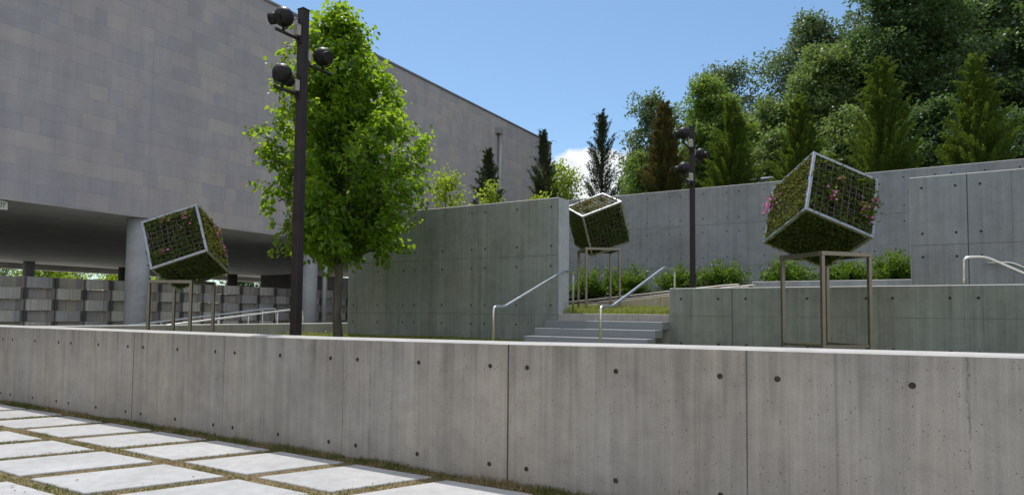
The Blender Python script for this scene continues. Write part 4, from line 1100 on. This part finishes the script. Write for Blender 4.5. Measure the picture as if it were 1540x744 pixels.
def cypress(base, H, Rm, mat, label, seed, n_plume=110, n_leaf=170, lean=0.0, ragged=.12, tipz=.0):
    rng = np.random.default_rng(seed)
    t = thing('cypress_tree', base, label, 'tree', 'cypresses along the back wall'); b = np.array(base, float)
    mb = MB(); top = b + np.array([lean, 0, H * .97]); mb.tube([b - UP * .1, (b + top) / 2, top], [.07, .045, .008], 8); mb.build('trunk', M['bark_dark'], t)
    P, D, N, S = [], [], [], []
    for i in range(n_plume):
        h = (i + rng.uniform(0, 1)) / n_plume; h = h ** 1.15
        az = rng.uniform(0, 2 * np.pi)
        env = 1.12 * Rm * (np.clip(1 - h, 0, 1) ** .92) * (.86 + .16 * math.sin(az * 2 + seed) + rng.uniform(-ragged, ragged * 1.8)) * (1 - .25 * max(0, .12 - h) / .12)
        r1 = env * rng.uniform(.6, 1.0); o = np.array([math.cos(az), math.sin(az), 0])
        L = (.55 + .5 * (1 - h)) * rng.uniform(.7, 1.2) * (H / 3.8)
        st = b + (top - b) * (h * .93) + o * r1 * .55
        e = st + o * r1 * .45 + UP * L * .9 + o * .16 * L * rng.uniform(.2, 1.5) + rng.normal(0, .07, 3) * L
        m = n_leaf; q = rng.uniform(0, 1, m) ** .85
        wd = .066 * (1 - q) ** .6 * (.6 + .6 * np.sin(np.pi * np.clip(q + .12, 0, 1))) + .012
        rn = norm(rng.normal(0, 1, (m, 3)))
        ctr = st + (e - st) * q[:, None] + (o * .10 * L * (q ** 3)[:, None]) - UP * (.07 * L * np.clip(q - .8, 0, 1) * 5)[:, None]
        P.append(ctr + rn * wd[:, None]); D.append(norm(e - st) + rn * .75); N.append(rn + rng.normal(0, .4, (m, 3))); S.append(rng.uniform(.05, .10, m) * (1.1 - .3 * q))
        if i % 2 == 0:                                             # arching thread-like tip
            q2 = np.linspace(0, 1, 16); od = norm(np.array([o[0] + rng.normal(0, .6), o[1] + rng.normal(0, .6), 0.0])); Lw = rng.uniform(.14, .30)
            tipp = ctr[np.argmax(q)]
            P.append(tipp + UP * (Lw * (q2 - .9 * q2 ** 2.2))[:, None] + od * (Lw * .75 * q2 ** 1.5)[:, None]); D.append(od * (.3 + q2)[:, None] + UP * (1 - 1.3 * q2)[:, None] + rng.normal(0, .25, (16, 3))); N.append(rng.normal(0, 1, (16, 3))); S.append(np.full(16, .05))
    # leader
    m = 260; q = rng.uniform(0, 1, m); P.append(top - UP * .7 * (1 - q)[:, None] + rng.normal(0, 1, (m, 3)) * (.07 * (1 - q) + .012)[:, None]); D.append(UP + rng.normal(0, .5, (m, 3))); N.append(rng.normal(0, 1, (m, 3))); S.append(rng.uniform(.05, .10, m))
    leaves_mesh('crown', np.concatenate(P), np.concatenate(D), np.concatenate(N), np.concatenate(S), LEAF_NARROW, mat, t)

def shrub(base, r, h, label, seed, mat='shrub', n=70, m=46, leaf=.075, group='shrubs in the bed under the back wall'):
    rng = np.random.default_rng(seed)
    t = thing('leafy_shrub', base, label, 'shrub', group); b = np.array(base, float)
    st = MB(); P, D, N, S = [], [], [], []
    for i in range(n):
        az = i * 2.39996; el = math.acos(1 - rng.uniform(0, 1) * .98)
        d = np.array([math.cos(az) * math.sin(el), math.sin(az) * math.sin(el), math.cos(el)])
        k = rng.uniform(.55, 1.25)
        tip = b + d * np.array([r, r, h]) * k + UP * .05
        s0 = b + np.array([d[0], d[1], 0]) * r * .2
        st.tube([s0, (s0 + tip) / 2 + UP * .06, tip], [.008, .006, .003], 4, 0, False)
        q = rng.uniform(.45, 1.06, m)[:, None]
        P.append(s0 + (tip - s0) * q + rng.normal(0, .06, (m, 3))); D.append(norm(tip - s0) + rng.normal(0, .8, (m, 3))); N.append(UP + rng.normal(0, .5, (m, 3))); S.append(leaf * rng.uniform(.6, 1.3, m))
    st.build('stems', M['bark_dark'], t)
    leaves_mesh('leaves', np.concatenate(P), np.concatenate(D), np.concatenate(N), np.concatenate(S), LEAF_NARROW if leaf < .07 else (LEAF_NARROW[0] * np.array([1.35, 1, 1]), LEAF_NARROW[1]), M[mat], t)

def interp(xs, ys): return lambda t: float(np.interp(t, xs, ys))

def build_plants():
    # the broad-leaved tree behind the front wall
    broadleaf('broadleaf_tree', 'bushy bright green broad-leaved tree on the lower lawn behind the taller light post', (-9.15, 9.1, .88), 6.38, .088,
              interp([0, .08, .2, .38, .55, .7, .82, .92, 1], [1.0, 1.55, 1.80, 1.74, 1.50, 1.15, .78, .42, .08]), 1.85, 96, 14, 27, .086, M['leaf_main'], M['bark'], 4, LEAF_HEART, .48, .95, None, 'tree', .065, droop=.35)
    # cypresses along the top of the back wall
    y = 21.6
    cy = [(-13.85, 2.95, .62, 'needle_dark', 'short dark cypress above the tall wall, nearest the building corner pipe'),
          (-11.35, 3.35, .62, 'needle_dark', 'slim dark cypress standing across the far corner of the building'),
          (-9.02, 3.72, .68, 'needle_dark', 'thin-topped dark cypress in front of the white cloud'),
          (-6.72, 3.70, .72, 'needle_brown', 'browning rusty cypress left of the shorter light post'),
          (-4.55, 3.42, .80, 'needle', 'green cypress just right of the shorter light post'),
          (-2.48, 3.25, .66, 'needle', 'green cypress behind the left top edge of the largest planted cube'),
          (-.25, 3.95, .86, 'needle', 'tall bright cypress right of the largest planted cube'),
          (1.98, 3.60, .86, 'needle', 'broad bright cypress farthest right on the back wall')]
    for i, (x, H, R, m, l) in enumerate(cy):
        thin = i < 3
        cypress((x, y, z_hill(x, y) - .05), H, R * (.80 if thin else 1.0), M[m], l, 40 + i, 84 if thin else 175, 170 if thin else 330, ragged=.34 if thin else .18)
    # lime bushes behind the tall wall
    broadleaf('young_tree', 'loose yellow-green young tree showing over the left part of the tall wall', (-12.55, 16.8, .75), 5.3, .04, interp([0, .3, .7, 1], [.8, 1.2, 1.0, .35]), 1.9, 46, 9, 12, .10, M['leaf_lime'], M['bark'], 21, LEAF_SIMPLE, .4, 1.2, 'yellow-green young trees behind the tall wall', spread=.07)
    broadleaf('young_tree', 'small yellow-green sapling in front of the shortest cypress', (-9.05, 14.5, 1.6), 3.3, .02, interp([0, .4, .8, 1], [.3, .42, .38, .1]), .9, 20, 7, 12, .085, M['leaf_lime'], M['bark'], 22, LEAF_SIMPLE, .26, 1.2, 'yellow-green young trees behind the tall wall', spread=.05)
    broadleaf('young_tree', 'small yellow-green sapling left of the slim cypress', (-8.0, 14.9, 1.6), 3.05, .018, interp([0, .4, .8, 1], [.2, .33, .3, .1]), .9, 18, 7, 10, .08, M['leaf_lime'], M['bark'], 23, LEAF_SIMPLE, .24, 1.2, 'yellow-green young trees behind the tall wall', spread=.05)
    broadleaf('young_tree', 'bright green young tree between the slim cypress and the cloud', (-12.2, 24.6, z_hill(0, 24.6)), 2.25, .03, interp([0, .3, .7, 1], [.95, 1.2, 1.0, .45]), .3, 40, 10, 14, .11, M['leaf_lime'], M['bark'], 24, LEAF_SIMPLE, .45, 1.0, 'yellow-green young trees behind the tall wall', spread=.09)
    # shrubs of the bed
    sh = [(-8.15, .62, .84, 'shrub at the left end of the bed, between the middle stand legs'),
          (-6.75, .55, .74, 'shrub just right of the middle cube stand, crossed by the stair handrail'),
          (-5.30, .62, .72, 'shrub left of the foot of the shorter light post'),
          (-4.10, .60, .66, 'shrub right of the foot of the shorter light post'),
          (-2.45, .60, .60, 'shrub left behind the legs of the largest cube stand'),
          (-1.10, .55, .52, 'shrub seen inside the frame of the largest cube stand'),
          (.02, .62, .60, 'shrub at the right end of the bed against the tall blue-grey wall')]
    for i, (x, r, h, l) in enumerate(sh):
        shrub((x, 18.35, z_bed(x, 18.35)), r * 1.02, h * (.88 + .12 * math.sin(i * 2.3)), 'green ' + l, 60 + i, n=70, m=50, leaf=.085)
    shrub((-7.35, 18.5, z_bed(-7.35, 18.5)), .5, .62, 'leafy green shrub behind the middle cube stand, second from the left', 70, leaf=.085)
    # woods on the hill
    zb = lambda x, y: z_hill(x, y) - .1
    def big(x, y, H, Rm, mk, label, seed, leaf=.26, npm=46, ntw=9, nl=30, prof=None, crown0=.12, clump=.42, spr=.2, bark='bark_dark'):
        pr = prof or [(0, .55), (.15, .85), (.4, 1.0), (.65, .88), (.85, .58), (1, .15)]
        xs, ys = zip(*pr); leaf *= .84; nl = int(nl * 2.4); clump *= .66; ntw = max(5, int(ntw * .85))
        broadleaf('woodland_tree', label, (x, y, zb(x, y)), H, .02 * H, lambda t: Rm * float(np.interp(t, xs, ys)), H * crown0, npm, ntw, nl, leaf, M[mk], M[bark], seed, LEAF_SIMPLE, Rm * .28, .8, 'woodland trees on the hill', spread=spr, clump=clump, droop=.1)
    big(-14.0, 42.8, 8.8, 2.3, 'leaf_oak', 'dark oak with thin drooping branches at the left end of the wood', 101, .24, 40, 6, 22, clump=.42, crown0=.2)
    big(-10.6, 48.2, 11.6, 4.0, 'leaf_oak', 'grey-green oak whose gaps show sky in the middle of the wood', 102, .25, 52, 7, 26, clump=.52, crown0=.3)
    big(-5.4, 52.5, 14.6, 4.3, 'leaf_oak', 'tall grey-green oak behind the mid-green trees, highest left of centre of the wood', 103, .27, 58, 9, 30, clump=.55, crown0=.3)
    big(-8.5, 34.4, 7.2, 2.1, 'leaf_bright', 'bright green round tree behind the browning cypress and shorter light post', 104, .19, 42, 9, 32, clump=.34)
    big(-6.7, 34.3, 5.0, 1.6, 'leaf_bright', 'small bright green tree behind the cypress right of the shorter light post', 105, .18, 36, 8, 28, clump=.30)
    big(-6.0, 40.5, 6.7, 2.6, 'leaf_mid', 'pale olive tree low in the middle of the wood', 106, .22, 44, 9, 30, clump=.40)
    big(-3.4, 42.1, 9.2, 3.6, 'leaf_mid', 'broad mid-green tree left of the great dark tree', 107, .24, 60, 10, 32, clump=.45)
    big(.5, 43.3, 14.4, 3.9, 'leaf_dark', 'great dark green tree rising out of the top of the picture', 108, .26, 84, 11, 36, clump=.50, prof=[(0, .7), (.2, .95), (.45, 1.0), (.7, .9), (.9, .6), (1, .2)])
    big(3.9, 49.8, 15.5, 4.2, 'leaf_dark', 'tall dark tree close right of the great dark tree', 109, .27, 70, 10, 32, clump=.52)
    big(7.6, 52.5, 16.2, 4.6, 'leaf_oak', 'tall grey-green tree in the top right corner', 110, .28, 70, 10, 32, clump=.58)
    big(9.8, 47.0, 13.0, 4.0, 'leaf_dark', 'dark tree running out of the right edge', 111, .27, 56, 9, 30, clump=.52)
    big(-1.7, 34.9, 4.6, 1.9, 'leaf_mid', 'low mid-green tree behind the tall bright cypress', 112, .20, 34, 8, 28, clump=.34)
    big(1.5, 35.7, 4.6, 2.1, 'leaf_dark', 'low dark tree between the two right-hand cypresses', 113, .22, 40, 8, 30, clump=.38)
    big(4.3, 33.8, 3.4, 1.9, 'leaf_dark', 'low dark tree right of the broad bright cypress', 114, .20, 40, 8, 30, clump=.36)
    big(-4.6, 32.0, 3.6, 1.5, 'leaf_mid', 'low olive bush behind the cypress left of the largest cube', 115, .18, 34, 8, 26, clump=.30)
    big(-17.0, 47.6, 5.6, 1.9, 'leaf_mid', 'olive tree beside the cloud left of the browning cypress', 116, .20, 40, 8, 28, clump=.36)
    big(-13.8, 40.0, 4.6, 1.6, 'leaf_bright', 'small bright tree low beside the browning cypress', 117, .18, 34, 8, 26, clump=.30)
    big(-1.2, 52.0, 14.0, 4.0, 'leaf_oak', 'oak between the tall grey-green oak and the great dark tree', 118, .27, 52, 8, 28, clump=.55)
    shrub((4.9, 22.3, z_hill(4.9, 22.3)), .7, .75, 'bright green bush on the back wall at the right edge', 75, leaf=.09, group='bushes on the back wall')
    # trees beyond the undercroft
    def far(x, y, H, Rm, mk, label, seed):
        broadleaf('distant_tree', label, (x, y, -.05), H, .02 * H, lambda t: Rm * float(np.interp(t, [0, .2, .5, .8, 1], [.7, 1, 1, .7, .2])), H * .1, 34, 7, 24, .34, M[mk], M['bark_dark'], seed, LEAF_SIMPLE, Rm * .3, .8, 'distant trees seen under the building', spread=.3, clump=.62, droop=.1)
    for i, (x, y, H, R, mk, l) in enumerate([
        (-66, 24.0, 6.9, 3.4, 'leaf_mid', 'green tree beyond the screen at the left edge'),
        (-68, 30.5, 6.6, 3.2, 'leaf_lime', 'yellow-green tree beyond the screen left of the thin column'),
        (-92, 43.0, 7.6, 4.2, 'leaf_oak', 'hazy dark tree beyond the screen right of the thin column'),
        (-90, 50.0, 7.4, 4.0, 'leaf_dark', 'hazy dark tree far beyond the screen, middle of the gap'),
        (-68, 37.8, 6.0, 3.2, 'leaf_lime', 'yellow-green tree beyond the screen left of the nearest round column'),
        (-70, 44.5, 6.4, 3.2, 'leaf_mid', 'green tree beyond the screen behind the nearest round column'),
        (-72, 55.0, 6.6, 3.6, 'leaf_dark', 'dark tree beyond the screen under the far slab'),
        (-76, 64.0, 7.0, 3.8, 'leaf_dark', 'dark tree beyond the screen near the taller light post'),
        (-95, 36.0, 8.0, 4.2, 'leaf_oak', 'hazy dark tree far beyond the screen at the left'),
        (-95, 58.0, 8.0, 4.2, 'leaf_oak', 'hazy dark tree far beyond the screen behind the columns')]):
        far(x, y, H, R, mk, l, 130 + i)
build_plants()

# ------------------------------------------------------------------ parked car on the hill road, only its roof shows
def build_car():
    x, y = -5.45, 31.3; z = 6.24
    t = thing('parked_car', (x, y, z), 'silver car parked on the hill, only its roof showing over the back wall', 'car')
    prof = [(-2.15, .35), (-2.2, .75), (-1.9, .92), (-1.0, 1.0), (-.35, 1.42), (.75, 1.46), (1.5, 1.05), (2.1, .98), (2.18, .6), (2.1, .35)]
    lower = [(-2.15, .35), (-2.2, .75), (-1.9, .92), (-1.0, 1.0), (1.5, 1.05), (2.1, .98), (2.18, .6), (2.1, .35)]
    def extr(pl, hw, hw2=None):
        mb = MB(); hw2 = hw2 or hw
        A = [mb.vert((x + px, y - (hw if pz < 1.1 else hw2), z + pz)) for px, pz in pl]; B = [mb.vert((x + px, y + (hw if pz < 1.1 else hw2), z + pz)) for px, pz in pl]
        n = len(pl)
        for i in range(n): mb.face((A[i], B[i], B[(i + 1) % n], A[(i + 1) % n]), 0, False)
        mb.face(A[::-1]); mb.face(B); return mb
    extr(lower, .86).build('body', M['car'], t)
    extr([(-.92, 1.03), (-.33, 1.40), (.74, 1.44), (1.40, 1.07)], .78, .62).build('windows', M['glass'], t)
    extr([(-.40, 1.405), (-.30, 1.45), (.3, 1.50), (.80, 1.48), (.86, 1.44)], .66, .64).build('roof', M['car'], t)
    for wx in (-1.35, 1.3):
        for s in (-1, 1):
            mb = MB(); mb.tube([(x + wx, y + s * .72, z + .32), (x + wx, y + s * .9, z + .32)], .32, 20); w = mb.build('wheel', M['rubber'], t)
build_car()
